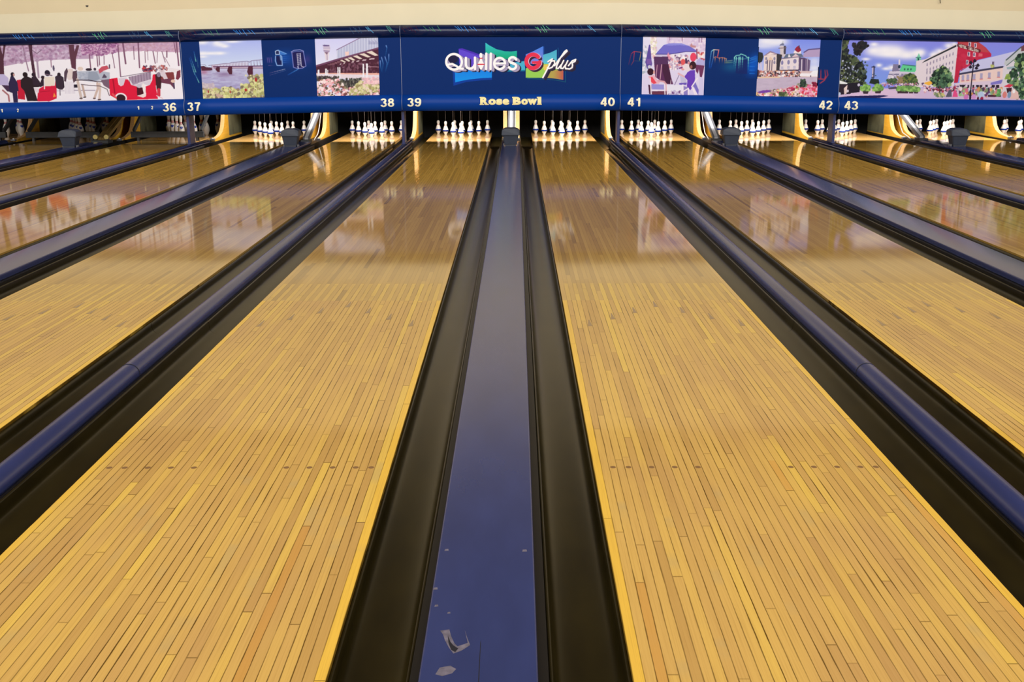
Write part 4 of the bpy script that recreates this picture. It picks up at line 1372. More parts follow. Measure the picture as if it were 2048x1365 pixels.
def paint_logo():
    c = Canvas((884, 86), (1162, 86), (1162, 172), (884, 172), 2.0, NAVY, 15)
    A = lambda: c.use(860, 70, 9.75)
    B = lambda: c.use(1030, 70, 9.75)
    A()
    edge = (16, 44, 130)
    c.poly([(430, 700), (1200, 690), (1200, 870), (1000, 880), (700, 910), (440, 985)], (10, 60, 160))
    c.grad([(470, 690), (1200, 680), (1195, 830), (1000, 838), (760, 862), (600, 890), (475, 920)], (20, 130, 240), (20, 150, 245))
    c.poly([(550, 270), (620, 260), (800, 320), (960, 380), (960, 640), (800, 640), (640, 600), (560, 560)], (76, 48, 190))
    c.poly([(560, 285), (620, 295), (950, 410), (950, 640), (680, 640), (560, 560)], (96, 72, 216))
    c.grad([(1075, 150), (1140, 200), (1290, 280), (1450, 320), (1580, 325), (1690, 312), (1690, 480), (1350, 460), (1075, 450)], (60, 196, 214), (16, 166, 120))
    c.poly([(1500, 560), (1740, 520), (1840, 510), (1850, 690), (1500, 705)], (72, 176, 214))
    c.poly([(1500, 690), (1850, 680), (1850, 705), (1500, 715)], (20, 120, 160))
    B()
    c.grad([(205, 380), (330, 330), (540, 225), (540, 560), (205, 560)], (70, 130, 236), (130, 130, 226))
    c.line([(556, 235), (556, 560)], 12, (40, 90, 190))
    c.grad([(540, 390), (680, 350), (810, 290), (810, 590), (540, 590)], (70, 170, 206), (96, 196, 226))
    c.line([(836, 260), (836, 560)], 10, (24, 96, 150))
    c.grad([(205, 650), (540, 560), (820, 580), (940, 690), (942, 875), (800, 850), (610, 836), (205, 832)], (150, 206, 90), (150, 206, 90))
    c.poly([(540, 590), (640, 570), (640, 680), (560, 690)], (226, 200, 100))
    c.poly([(660, 690), (940, 690), (942, 875), (800, 850), (600, 836)], (176, 160, 84))
    for i in range(12):
        x = 720 + i * 18
        t = i / 11
        c.poly([(x, 690), (942, 690), (942, 875), (x, 846)], (176 + 14 * t, 160 - 76 * t, 84), 0.35)
    c.line([(980, 690), (985, 920)], 12, (20, 90, 120))
    c.line([(230, 850), (600, 862), (800, 880), (985, 918)], 12, (20, 84, 116))

    def letters(dx, dy, w, col, which):
        o = [(0, 0)]
        A()
        f0 = c.f
        c.f = lambda x, y: f0(x + dx, y + dy)
        if 'Q' in which:
            c.arc(458, 520, 152, 150, 0, 360, w, col, 60)
            c.line([(345, 575), (420, 560), (500, 600), (560, 650), (630, 655)], w * 0.9, col)
        if 'u' in which:
            c.line([(690, 445), (690, 580), (705, 630), (750, 652), (800, 650), (840, 620), (866, 570)], w, col)
            c.line([(868, 440), (868, 660)], w, col)
        if 'i' in which:
            c.ell(985, 400, 30, 50, col)
            c.poly([(970, 430), (1000, 430), (1015, 500), (1045, 560), (1040, 590), (1000, 670), (970, 670), (930, 590), (925, 560), (955, 500)], col)
        if 'l' in which:
            c.line([(1090, 365), (1085, 660)], w, col)
            c.line([(1180, 365), (1172, 660)], w, col)
        if 'e' in which:
            c.arc(1350, 555, 105, 108, 0, 330, w, col, 50)
            c.line([(1250, 555), (1455, 552)], w * 0.85, col)
        if 's' in which:
            c.arc(1605, 490, 70, 55, 10, 250, w, col, 30)
            c.line([(1560, 530), (1650, 570)], w, col)
            c.arc(1600, 608, 72, 58, 80, -160, w, col, 30)
        c.f = f0

    for k in range(9, 0, -1):
        letters(k * 9, k * 5, 44, (30, 30, 60) if k > 6 else (150 + k * 4, 142 + k * 4, 182 + k * 3), 'Quiles')
    A()
    c.ell(440, 470, 96, 80, (28, 28, 66))
    letters(0, 0, 46, (252, 250, 255), 'Qules')
    letters(0, 0, 46, (252, 250, 255), 'i')
    c.line([(965, 455), (1010, 455)], 18, (214, 60, 80))
    c.line([(925, 570), (1048, 570)], 22, (206, 30, 56))

    def gee(dx, dy, col):
        B()
        f0 = c.f
        c.f = lambda x, y: f0(x + dx, y + dy)
        c.arc(345, 515, 130, 132, 40, 352, 76, col, 60)
        c.poly([(318, 515), (512, 508), (508, 580), (470, 600), (420, 565), (330, 560)], col)
        c.f = f0
    for k in range(6, 0, -1):
        gee(k * 7, k * 6, (56, 30, 54))
    for k in range(3, 0, -1):
        gee(k * 5, -k * 2 + 6, (206, 190, 222))
    gee(0, 0, (226, 52, 84))

    def plus(dx, dy, w, col):
        B()
        f0 = c.f
        c.f = lambda x, y: f0(x + dx, y + dy)
        c.line([(640, 520), (722, 470), (640, 640), (540, 830)], w * 1.05, col)
        c.line([(660, 570), (710, 510), (765, 505), (770, 560), (720, 630), (660, 655), (630, 640)], w, col)
        c.line([(770, 600), (850, 480), (960, 370), (1010, 320), (1000, 300), (960, 330), (880, 450), (815, 590), (800, 650), (840, 655), (900, 580)], w, col)
        c.line([(945, 500), (895, 600), (890, 650), (930, 655), (985, 580)], w, col)
        c.line([(1025, 505), (975, 610), (985, 660), (1040, 660)], w, col)
        c.line([(1040, 600), (1110, 510), (1180, 480), (1165, 520), (1110, 545), (1120, 590), (1110, 640), (1060, 665), (985, 655)], w, col)
        c.f = f0
    plus(55, 40, 26, (40, 34, 58))
    plus(40, 28, 26, (40, 34, 58))
    plus(22, 14, 26, (60, 52, 84))
    plus(0, 0, 28, (252, 250, 255))
    return c


def sketch_city_blue():
    c = Canvas((528, 92), (624, 92), (624, 152), (528, 152), 1.6, NAVY, 17)
    c.use(500, 70, 10.5)
    for x, y, rx, ry, col, a in ((750, 460, 220, 150, (10, 80, 180), 0.75), (980, 560, 240, 170, (20, 60, 140), 0.5), (1200, 500, 90, 110, (84, 56, 140), 0.5), (400, 500, 90, 80, (60, 50, 130), 0.4)):
        c.ell(x, y, rx, ry, col, a, soft=True)
    c.poly([(600, 300), (770, 375), (740, 400), (620, 390)], (70, 130, 220), 0.8)
    c.poly([(535, 320), (600, 295), (625, 310), (625, 385), (545, 390)], (30, 40, 90))
    c.line([(545, 390), (540, 320), (600, 300), (620, 320), (625, 385), (545, 390)], 16, (196, 216, 250), 1, True)
    c.line([(600, 300), (770, 378)], 16, (120, 170, 240), 1, True)
    c.poly([(545, 420), (660, 420), (670, 620), (570, 620)], (20, 28, 84))
    c.line([(540, 420), (530, 520), (560, 615), (670, 618), (668, 430), (640, 405)], 20, (150, 186, 246), 1, True)
    c.line([(640, 420), (650, 500)], 30, (130, 180, 244), 0.9, True)
    for y in (440, 480, 520, 560):
        c.fade([(690, y), (850, y - 10)], 12, (60, 110, 210), (20, 60, 150), 0.7, 0.0)
    for x in (365, 400, 445):
        c.line([(x, 450), (x + 10, 550)], 12, (120, 96, 176), 0.8, True)
    c.fade([(380, 615), (520, 615)], 12, (110, 80, 150), (40, 60, 130), 0.7, 0.2)
    c.poly([(885, 340), (1110, 330), (1150, 650), (1060, 690), (910, 660)], (28, 28, 88))
    c.line([(880, 340), (900, 660), (980, 690), (1090, 680), (1160, 640), (1120, 330)], 16, (140, 140, 214), 1, True)
    c.line([(870, 340), (930, 310), (1050, 300), (1120, 330)], 18, (150, 150, 216), 1, True)
    c.line([(885, 355), (960, 330), (1060, 335), (1115, 350)], 10, (120, 130, 210), 1, True)
    for i in range(7):
        y = 385 + i * 36
        c.line([(985, y), (1060, y - 8)], 10, (196, 200, 226), 0.9, True)
        c.line([(990, y), (1055, y + 26)], 8, (170, 170, 206), 0.8, True)
    c.line([(985, 380), (1000, 640)], 12, (206, 206, 230), 1, True)
    c.line([(1055, 375), (1065, 640), (1110, 660)], 14, (206, 206, 230), 1, True)
    c.line([(990, 650), (1000, 680)], 26, (190, 196, 236), 1, True)
    c.fade([(400, 770), (720, 695)], 16, (90, 70, 130), (196, 190, 220), 0.6, 0.6)
    c.fade([(400, 815), (740, 720)], 12, (90, 70, 130), (150, 150, 200), 0.6, 0.3)
    c.fade([(780, 815), (990, 705)], 18, (20, 80, 170), (70, 130, 210), 0.7, 0.9)
    return c


def sketch_city_rainbow():
    c = Canvas((1416, 92), (1518, 92), (1516, 156), (1414, 156), 1.6, NAVY, 19)
    c.use(1400, 70, 10.5)
    c.ell(1090, 650, 120, 190, (0, 84, 200), 0.9, soft=True)
    c.ell(1180, 560, 120, 200, (10, 90, 200), 0.7, soft=True)
    c.ell(660, 660, 190, 110, (20, 92, 140), 0.7, soft=True)
    c.poly([(760, 520), (840, 480), (1000, 500), (1000, 800), (760, 790)], (22, 34, 100), 0.7)
    c.fade([(295, 305), (245, 340), (215, 560), (205, 690)], 18, (150, 214, 214), (10, 70, 200), 1, 0.5)
    c.fade([(300, 310), (285, 480), (235, 690)], 16, (206, 190, 170), (10, 90, 220), 1, 0.5)
    c.fade([(295, 305), (400, 310), (375, 450)], 18, (190, 190, 190), (224, 70, 80), 1, 1)
    c.line([(300, 470), (330, 450), (410, 480), (470, 465), (560, 490)], 14, (206, 120, 96), 1, True)
    for x, y1 in ((325, 610), (415, 620), (475, 620), (525, 640)):
        c.fade([(x, 470), (x - 4, y1)], 14, (206, 140, 110), (110, 70, 90), 1, 0)
    c.fade([(560, 490), (550, 540), (690, 520)], 14, (170, 150, 130), (110, 150, 150), 0.9, 0.8)
    c.fade([(540, 570), (700, 560)], 30, (110, 120, 110), (70, 130, 140), 0.7, 0.5)
    tq = (130, 214, 206)
    c.line([(725, 470), (760, 420), (840, 410), (860, 385), (960, 420), (980, 450), (1030, 460)], 20, tq, 1, True)
    c.line([(730, 480), (900, 490), (1010, 480)], 12, (90, 170, 180), 0.8, True)
    for x, x1, y1 in ((730, 715, 720), (770, 740, 790), (820, 815, 790), (855, 845, 760), (900, 890, 760), (1020, 1020, 830), (830, 820, 720)):
        c.fade([(x, 450), (x1, y1)], 20, tq, (20, 90, 140), 1, 0)
    for i, y in enumerate((480, 520, 570, 640, 720, 790)):
        c.fade([(1050, y), (1160 + 20 * (i < 3), y - (60 - i * 10 if i < 3 else 0))], 16, (40, 120, 210), (20, 100, 220), 0.8, 0.6)
    c.poly([(1060, 470), (1210, 420), (1210, 540), (1080, 500)], (40, 110, 200), 0.5)
    return c


def sketch_strokes(tl, br, seed, f):
    c = Canvas(tl, (br[0], tl[1]), br, (tl[0], br[1]), 1.6, NAVY, seed)
    f(c)
    return c


def f_comet(c):
    c.use(340, 40, 4.267)
    for a, b in (((170, 300), (205, 440)), ((180, 290), (215, 420)), ((210, 240), (222, 330)), ((200, 420), (235, 510)), ((238, 290), (240, 380))):
        c.fade([a, b], 7, (30, 80, 170), (120, 200, 190), 0.5, 0.9)


def f_flame(c):
    c.use(620, 70, 10.5)
    for pts in ([(1590, 250), (1605, 300), (1560, 520)], [(1640, 430), (1635, 560), (1560, 800)], [(1490, 490), (1520, 620), (1490, 800)], [(1460, 560), (1465, 680), (1490, 800)], [(1560, 480), (1600, 620), (1560, 780)]):
        c.fade(pts, 18, (120, 150, 220), (20, 100, 170), 0.9, 0.1)


def f_gate(c):
    c.use(1250, 65, 10.11)
    for pts, c0, c1 in (([(180, 410), (130, 450), (80, 670)], (190, 50, 80), (110, 40, 90)), ([(190, 410), (175, 600), (130, 680)], (200, 60, 80), (120, 50, 90)), ([(180, 405), (320, 420), (295, 580)], (196, 50, 80), (200, 180, 80)),
                        ([(190, 590), (330, 600)], (80, 50, 100), (20, 90, 110))):
        c.fade(pts, 14, c0, c1, 0.9, 0.6)


def f_boat(c):
    c.use(1505, 65, 10.11)
    for pts in ([(1345, 720), (1350, 900), (1480, 905)], [(1400, 720), (1410, 900)], [(1480, 720), (1500, 840), (1490, 900)], [(1520, 720), (1545, 820), (1480, 930), (1400, 990)]):
        c.fade(pts, 22, (140, 50, 84), (190, 60, 80), 0.8, 0.7)

# ------------------------------------------------------------------ the blue masking units above the pins
ZB0, ZB1 = 0.563, 0.812        # lower bolster
ZP1 = 1.669                    # top of the flat panel
ZT1 = 1.849                    # top of the cornice
YP = 15.93                     # panel face


def y_low(z):
    t = min(1, max(0, (z - ZB0) / (ZB1 - ZB0)))
    return YP - 0.075 * math.sin(PI * t) ** 0.7


def y_top(z):
    t = min(1, max(0, (z - ZP1) / (ZT1 - ZP1)))
    return YP - 0.065 * math.sin(PI * t) ** 0.7 - 0.012


def bolster(z0, z1, yf, xc, gap=0.004, n=20):
    bm = bmesh.new()
    zs = [z0 + (z1 - z0) * (1 - math.cos(PI * i / n)) / 2 for i in range(n + 1)]
    rings = []
    for k in range(9):
        x = -PAIR / 2 + gap + (PAIR - 2 * gap) * k / 8
        dz = sag(xc + x)
        rings.append([bm.verts.new((x, yf(z), z + dz)) for z in zs] + [bm.verts.new((x, YP + 0.06, z1 + dz)), bm.verts.new((x, YP + 0.06, z0 + dz))])
    m = len(rings[0])
    for a, b in zip(rings[:-1], rings[1:]):
        for i in range(m):
            j = (i + 1) % m
            f = bm.faces.new((a[i], a[j], b[j], b[i]))
            f.smooth = i < n
    bm.faces.new(rings[0])
    bm.faces.new(rings[-1][::-1])
    bmesh.ops.recalc_face_normals(bm, faces=bm.faces[:])
    me = bpy.data.meshes.new('bolster')
    bm.to_mesh(me)
    bm.free()
    return me


def panel_mesh(xc):
    bm = bmesh.new()
    rings = []
    for k in range(9):
        x = -PAIR / 2 + 0.002 + (PAIR - 0.004) * k / 8
        dz = sag(xc + x)
        rings.append([bm.verts.new((x, y, z + dz)) for y, z in ((YP, ZB1 - 0.01), (YP, ZP1 + 0.01), (YP + 0.05, ZP1 + 0.01), (YP + 0.05, ZB1 - 0.01))])
    for a, b in zip(rings[:-1], rings[1:]):
        for i in range(4):
            j = (i + 1) % 4
            bm.faces.new((a[i], a[j], b[j], b[i]))
    bm.faces.new(rings[0])
    bm.faces.new(rings[-1][::-1])
    return bm_mesh(bm)


def glyph_mesh(txt, weight=0.0, shear=0.0):
    cu = bpy.data.curves.new('text', 'FONT')
    cu.body = txt
    cu.offset = weight
    cu.shear = shear
    cu.resolution_u = 6
    o = bpy.data.objects.new('text', cu)
    C.objects.link(o)
    bpy.context.view_layer.update()
    dg = bpy.context.evaluated_depsgraph_get()
    me = bpy.data.meshes.new_from_object(o.evaluated_get(dg))
    bpy.data.objects.remove(o)
    bpy.data.curves.remove(cu)
    return me


def wrap_text(bm, x0, x1, z0, z1, yf, xc, lift=0.003):
    """fit flat lettering (in the xy plane) into x0..x1, z0..z1 and lay it on the bolster"""
    xs = [v.co.x for v in bm.verts]
    ys = [v.co.y for v in bm.verts]
    ax, bx, ay, by = min(xs), max(xs), min(ys), max(ys)
    for i in range(1, 8):
        y = ay + (by - ay) * i / 8
        g = bm.verts[:] + bm.edges[:] + bm.faces[:]
        bmesh.ops.bisect_plane(bm, geom=g, plane_co=(0, y, 0), plane_no=(0, 1, 0))
    for v in bm.verts:
        x = x0 + (v.co.x - ax) / (bx - ax) * (x1 - x0)
        z = z0 + (v.co.y - ay) / (by - ay) * (z1 - z0)
        v.co = Vector((x, yf(z) - lift, z + sag(xc + x)))


def arc_pts(cx, cy, rx, ry, a0, a1, n=18):
    return [(cx + rx * math.cos(math.radians(a0 + (a1 - a0) * i / n)), cy + ry * math.sin(math.radians(a0 + (a1 - a0) * i / n))) for i in range(n + 1)]


DIGIT = {'0': [arc_pts(.28, .5, .195, .415, 0, 360, 30)], '1': [[(.33, 0), (.33, 1)], [(.33, .90), (.24, .77), (.10, .74)]],
         '2': [arc_pts(.28, .70, .195, .215, 175, -35) + [(.10, .10)], [(.07, .085), (.50, .085)]],
         '3': [arc_pts(.27, .735, .175, .18, 165, -90), arc_pts(.27, .30, .20, .215, 90, -165)],
         '4': [[(.40, 0), (.40, 1)], [(.38, .96), (.07, .30)], [(.03, .27), (.55, .27)]],
         '6': [arc_pts(.28, .305, .195, .22, 0, 360, 26), arc_pts(.31, .48, .225, .435, 190, 40)],
         '7': [[(.04, .915), (.52, .915)], [(.49, .90), (.33, .55), (.24, 0)]],
         '8': [arc_pts(.28, .735, .16, .18, 0, 360, 26), arc_pts(.28, .30, .195, .215, 0, 360, 26)],
         '9': [arc_pts(.28, .695, .195, .22, 0, 360, 26), arc_pts(.25, .52, .225, .435, 10, -140)]}


def digit_mesh(txt, w=0.17):
    """bold grotesque numerals from broad strokes"""
    bm = bmesh.new()
    for i, ch in enumerate(txt):
        for path in DIGIT[ch]:
            P = [Vector((x + 0.64 * i, y, 0)) for x, y in path]
            closed = (P[0] - P[-1]).length < 1e-4
            L, R = [], []
            for q, p in enumerate(P):
                a = P[q - 1] if q else (P[-2] if closed else P[0])
                b = P[q + 1] if q < len(P) - 1 else (P[1] if closed else P[-1])
                d = (b - a).normalized()
                nrm = Vector((-d.y, d.x, 0)) * w / 2
                L.append(bm.verts.new(p + nrm))
                R.append(bm.verts.new(p - nrm))
            for q in range(len(P) - 1):
                bm.faces.new((L[q], R[q], R[q + 1], L[q + 1]))
    for v in bm.verts:
        v.co.y = min(1.0, max(0.0, v.co.y)) if len(txt) else v.co.y
    me = bpy.data.meshes.new('digits')
    bm.to_mesh(me)
    bm.free()
    return me


def text_obj(name, txt, u0, u1, z0, z1, xc, m, parent, weight=0.02, yf=None):
    me = digit_mesh(txt)
    bm = bmesh.new()
    bm.from_mesh(me)
    bpy.data.meshes.remove(me)
    bmesh.ops.triangulate(bm, faces=bm.faces[:])
    wrap_text(bm, -PAIR / 2 + u0 * PAIR, -PAIR / 2 + u1 * PAIR, z0, z1, yf or y_low, xc)
    me = bpy.data.meshes.new('lettering')
    bm.to_mesh(me)
    bm.free()
    return link(name, me, m, parent)


STREAKS = []
_r = random.Random(4)
for a, b, n, col, amp in ((5, 95, 5, (120, 30, 60), 0.5), (130, 225, 4, (70, 150, 110), 0.75), (305, 445, 6, (50, 130, 220), 0.9), (495, 555, 3, (40, 90, 160), 0.6), (620, 660, 3, (50, 70, 110), 0.5),
                          (700, 760, 4, (110, 60, 80), 0.55), (790, 865, 5, (90, 180, 130), 0.9), (1005, 1075, 4, (60, 100, 150), 0.65), (1095, 1125, 3, (80, 160, 230), 0.95), (1215, 1245, 3, (80, 160, 150), 0.8)):
    for i in range(n):
        STREAKS.append(((a + (b - a) * (i + _r.uniform(0.1, 0.8)) / n) / 1305.0, _r.uniform(0.78, 0.95), _r.uniform(0.32, 0.55), _r.uniform(0.008, 0.014), tuple(int(v * amp) for v in col)))


def streak_mesh(xc, base_me):
    vs, fs, cols = [], [], []
    for u, v1, v0, dx, col in STREAKS:
        n = 6
        base = len(vs)
        for i in range(n + 1):
            t = i / n
            v = v1 + (v0 - v1) * t
            z = ZP1 + v * (ZT1 - ZP1)
            x = -PAIR / 2 + u * PAIR + 2.0 * dx * PAIR * t * 0.9
            w = 0.0035
            for sx in (-w, w):
                vs.append((x + sx, y_top(z) - 0.0015, z + sag(xc + x)))
                cols.append(lin4(*[min(255, q * 1.25) for q in col]))
        for i in range(n):
            k = base + 2 * i
            fs.append((k, k + 1, k + 3, k + 2))
    nv, nf = len(base_me.vertices), len(base_me.polygons)
    bv = [tuple(v.co) for v in base_me.vertices]
    bf = [tuple(p.vertices) for p in base_me.polygons]
    sm = [p.use_smooth for p in base_me.polygons]
    me = bpy.data.meshes.new('cornice')
    me.from_pydata(bv + vs, [], bf + [tuple(i + nv for i in f) for f in fs])
    at = me.attributes.new('paint', 'FLOAT_COLOR', 'POINT')
    at.data.foreach_set('color', np.array([(0.01, 0.03, 0.1, 1)] * nv + cols, np.float32).ravel())
    for i, p in enumerate(me.polygons):
        p.material_index = 0 if i < nf else 1
        p.use_smooth = sm[i] if i < nf else False
    return me


# pixel columns of the joints between units (top, bottom of the panel) as measured on the photograph
JT = {-2: (-75, 359.0), -1: (359.0, 798.5), 0: (798.5, 1242.6), 1: (1242.6, 1684.2), 2: (1684.2, 2124.0)}
JB = {-2: (-66, 369.0), -1: (369.0, 802.3), 0: (802.3, 1241.0), 1: (1241.0, 1679.5), 2: (1679.5, 2117.0)}


def u_of(k, xt, xb):
    a = (xt - JT[k][0]) / (JT[k][1] - JT[k][0])
    b = (xb - JB[k][0]) / (JB[k][1] - JB[k][0])
    return min(1, max(0, (a + b) / 2))


def place_canvas(name, c, k, parent, full=True, label=None):
    tl, tr, br, bl = c.q
    u0, u1 = u_of(k, tl[0], bl[0]), u_of(k, tr[0], br[0])
    xc = MX + k * PAIR
    X0, X1 = -PAIR / 2 + u0 * PAIR, -PAIR / 2 + u1 * PAIR
    if full:
        zb, zt = ZB1 + 0.002, ZP1 - 0.002
    else:
        ref_t, ref_b = {-1: (77.5, 192.5), 0: (74.0, 188.8), 1: (75.5, 191.0), -2: (84, 200), 2: (82, 195)}[k]
        f = lambda y: ZP1 + (ZB1 - ZP1) * (y - ref_t) / (ref_b - ref_t)
        zt, zb = f(tl[1]), f(bl[1])
    X0 = max(X0, -PAIR / 2 + 0.006)
    X1 = min(X1, PAIR / 2 - 0.006)
    me = c.mesh(X0, X1, lambda x: zb + sag(xc + x), lambda x: zt + sag(xc + x), YP - 0.0015)
    o = link(name, me, M['print'], parent)
    if label:
        o['label'] = label
    return o


UNIT_LABEL = {-2: 'blue masking unit with a winter sleigh picture, number 36 at its end', -1: 'blue masking unit with bridge and airport pictures above lanes 37 and 38',
              0: 'blue masking unit with the white and red club logo above lanes 39 and 40', 1: 'blue masking unit with cafe and town square pictures above lanes 41 and 42',
              2: 'blue masking unit with a sunny hotel street picture, number 43 at its start'}
ZN0, ZN1 = 0.632, 0.762
for k in range(-2, 3):
    xc = MX + k * PAIR
    t = empty('masking_unit', (xc, 0, 0), UNIT_LABEL[k], 'sign', 'blue masking units over the pins')
    link('panel', panel_mesh(xc), M['panel'], t)
    link('cornice', streak_mesh(xc, bolster(ZP1, ZT1, y_top, xc)), [M['cornice'], M['streak']], t)
    link('number_rail', bolster(ZB0, ZB1, y_low, xc), M['bolster'], t)
    bm = bmesh.new()
    zz = [ZB0 + 0.02 + (ZT1 - ZB0 - 0.04) * i / 40 for i in range(41)]
    yy = [min(YP - 0.001, y_low(z) if z < ZB1 else (y_top(z) if z > ZP1 else YP)) for z in zz]
    dz = sag(xc + PAIR / 2)
    ra = [[bm.verts.new((PAIR / 2 + sx, y - 0.003, z + dz)) for y, z in zip(yy, zz)] for sx in (-0.0035, 0.0035)]
    for i in range(40):
        bm.faces.new((ra[0][i], ra[1][i], ra[1][i + 1], ra[0][i + 1]))
    link('joint_strip', bm_mesh(bm), M['seam'], t)
    if k == -2:
        place_canvas('picture', paint_snow(), k, t, label='winter picture with red sleighs and a grey horse')
        text_obj('lane_number', '36', (326 + 70) / 439.0, (353.5 + 70) / 439.0, ZN0, ZN1, xc, M['cream_text'], t)
        for ch, xa in (('1', 1.0), ('2', 33.6), ('1', 277.0), ('2', 305.0)):
            text_obj('ball_number', ch, (xa - 2 + 70) / 439.0, (xa + 2 + 70) / 439.0, 0.672, 0.722, xc, M['cream_text'], t)
    elif k == -1:
        place_canvas('picture', paint_bridge(), k, t, label='river picture with a long truss bridge')
        place_canvas('picture', paint_airport(), k, t, label='airport picture with a control tower and flowers')
        place_canvas('neon_sketch', sketch_city_blue(), k, t, False)
        place_canvas('neon_sketch', sketch_strokes((376, 96), (396, 166), 21, f_comet), k, t, False)
        place_canvas('neon_sketch', sketch_strokes((756.5, 90), (782, 150), 22, f_flame), k, t, False)
        text_obj('lane_number', '37', (377.5 - 371) / 432.0, (404 - 371) / 432.0, ZN0, ZN1, xc, M['cream_text'], t)
        text_obj('lane_number', '38', (760.7 - 371) / 432.0, (788 - 371) / 432.0, ZN0, ZN1, xc, M['cream_text'], t)
    elif k == 0:
        place_canvas('logo', paint_logo(), k, t, False, label='club logo in white and red over coloured flags')
        text_obj('lane_number', '39', (814 - 803) / 438.0, (842 - 803) / 438.0, ZN0, ZN1, xc, M['cream_text'], t)
        text_obj('lane_number', '40', (1201 - 803) / 438.0, (1230 - 803) / 438.0, ZN0, ZN1, xc, M['cream_text'], t)
        # heavy slab lettering in the middle of the rail, letter by letter
        z0, zc, zx = 0.655, 0.775, 0.746
        bm = bmesh.new()
        for ch, xa, xb, top in (('R', 960.4, 977, zc), ('o', 976.8, 991.8, zx), ('s', 992.4, 1004.4, zx), ('e', 1005, 1018.6, zx), ('B', 1025.6, 1042, zc), ('o', 1042.6, 1056, zx), ('w', 1055.2, 1074.6, zx), ('l', 1075.4, 1082.8, zc)):
            me = glyph_mesh(ch, 0.062)
            b2 = bmesh.new()
            b2.from_mesh(me)
            bpy.data.meshes.remove(me)
            bmesh.ops.triangulate(b2, faces=b2.faces[:])
            f = lambda px: -PAIR / 2 + (px - 803) / 438.0 * PAIR
            wrap_text(b2, f(xa), f(xb), z0, top, y_low, xc)
            me = bpy.data.meshes.new('g')
            b2.to_mesh(me)
            b2.free()
            bm.from_mesh(me)
            bpy.data.meshes.remove(me)
            serifs = {'R': [(xa - 1.2, xa + 8, z0, z0 + 0.016), (xb - 7, xb + 0.6, z0, z0 + 0.016), (xa - 1.2, xa + 5, top - 0.016, top)], 'B': [(xa - 1.2, xa + 5, z0, z0 + 0.016), (xa - 1.2, xa + 5, top - 0.016, top)],
                      'w': [(xa - 0.4, xa + 6.5, top - 0.014, top), (xa + 7.5, xa + 13, top - 0.014, top), (xb - 5, xb, top - 0.014, top)], 'l': [(xa - 1.4, xb + 0.8, z0, z0 + 0.016), (xa - 1.4, xb - 2, top - 0.016, top)]}.get(ch, [])
            for sa, sb, za, zb in serifs:
                q = [bm.verts.new((f(px), y_low(z) - 0.0031, z)) for px, z in ((sa, za), (sb, za), (sb, zb), (sa, zb))]
                bm.faces.new(q)
        me = bpy.data.meshes.new('lettering')
        bm.to_mesh(me)
        bm.free()
        link('lettering', me, M['yellow_text'], t)
    elif k == 1:
        place_canvas('picture', paint_cafe(), k, t, label='cafe terrace picture with a violet parasol')
        place_canvas('picture', paint_square(), k, t, label='town square picture with a clock tower')
        place_canvas('neon_sketch', sketch_city_rainbow(), k, t, False)
        place_canvas('neon_sketch', sketch_strokes((1256, 102), (1285, 134), 23, f_gate), k, t, False)
        place_canvas('neon_sketch', sketch_strokes((1637.5, 130), (1662, 168), 24, f_boat), k, t, False)
        text_obj('lane_number', '41', (1255 - 1241) / 438.0, (1281 - 1241) / 438.0, ZN0, ZN1, xc, M['cream_text'], t)
        text_obj('lane_number', '42', (1638.8 - 1241) / 438.0, (1666 - 1241) / 438.0, ZN0, ZN1, xc, M['cream_text'], t)
    else:
        place_canvas('picture', paint_street(), k, t, label='street picture with a red hotel and green trees')
        text_obj('lane_number', '43', (1689.5 - 1679) / 438.0, (1717.4 - 1679) / 438.0, ZN0, ZN1, xc, M['cream_text'], t)

# ------------------------------------------------------------------ posts holding the masking units, at the narrow dividers
post_me = box_mesh(-0.021, 0.021, -0.14, 0.14, 0.0, 0.60, 0.004)
foot_me = box_mesh(-0.035, 0.035, -0.15, 0.15, 0.0, 0.012, 0.002)
for n in (36, 38, 40, 42):
    x = DIV[n][0]
    t = empty('support_post', (x, 16.16, 0.052), 'navy steel post at the rounded divider ' + DA[n], 'post', 'navy posts under the masking units')
    link('post', post_me, M['post'], t, (0, 0, 0))
    link('foot_plate', foot_me, M['post'], t)

# ------------------------------------------------------------------ kickback boards beside the pin decks
def kick_profile(zb):
    return [(19.30, zb), (17.42, zb), (17.42, 0.026), (17.50, 0.035), (17.70, 0.053), (17.82, 0.080), (17.94, 0.120), (18.03, 0.185), (18.08, 0.26), (18.12, 0.33), (18.15, 0.405), (18.17, 0.52), (18.18, 0.80), (19.30, 0.80)]


KP = kick_profile(0.0121)
KT = 0.062


def strip_mesh(t, lift):
    """thin band along the curved front of the board"""
    pts = KP[2:13]
    bm = bmesh.new()
    ring = []
    for i, (y, z) in enumerate(pts):
        a, b = pts[max(0, i - 1)], pts[min(len(pts) - 1, i + 1)]
        d = Vector((b[0] - a[0], b[1] - a[1])).normalized()
        nrm = Vector((-d.y, d.x))
        if nrm.x > 0:
            nrm = -nrm
        ring.append(((y + nrm.x * lift, z + abs(nrm.y) * lift), (y, z)))
    A = []
    for x in (-t / 2, t / 2):
        A.append(([bm.verts.new((x, o[0], o[1])) for o, _ in ring], [bm.verts.new((x, q[0], q[1])) for _, q in ring]))
    n = len(ring)
    for i in range(n - 1):
        for s in (0, 1):
            bm.faces.new((A[s][0][i], A[s][0][i + 1], A[s][1][i + 1], A[s][1][i]))
        for w in (0, 1):
            bm.faces.new((A[0][w][i], A[1][w][i], A[1][w][i + 1], A[0][w][i + 1]))
    for i in (0, n - 1):
        bm.faces.new((A[0][0][i], A[1][0][i], A[1][1][i], A[0][1][i]))
    return bm_mesh(bm)


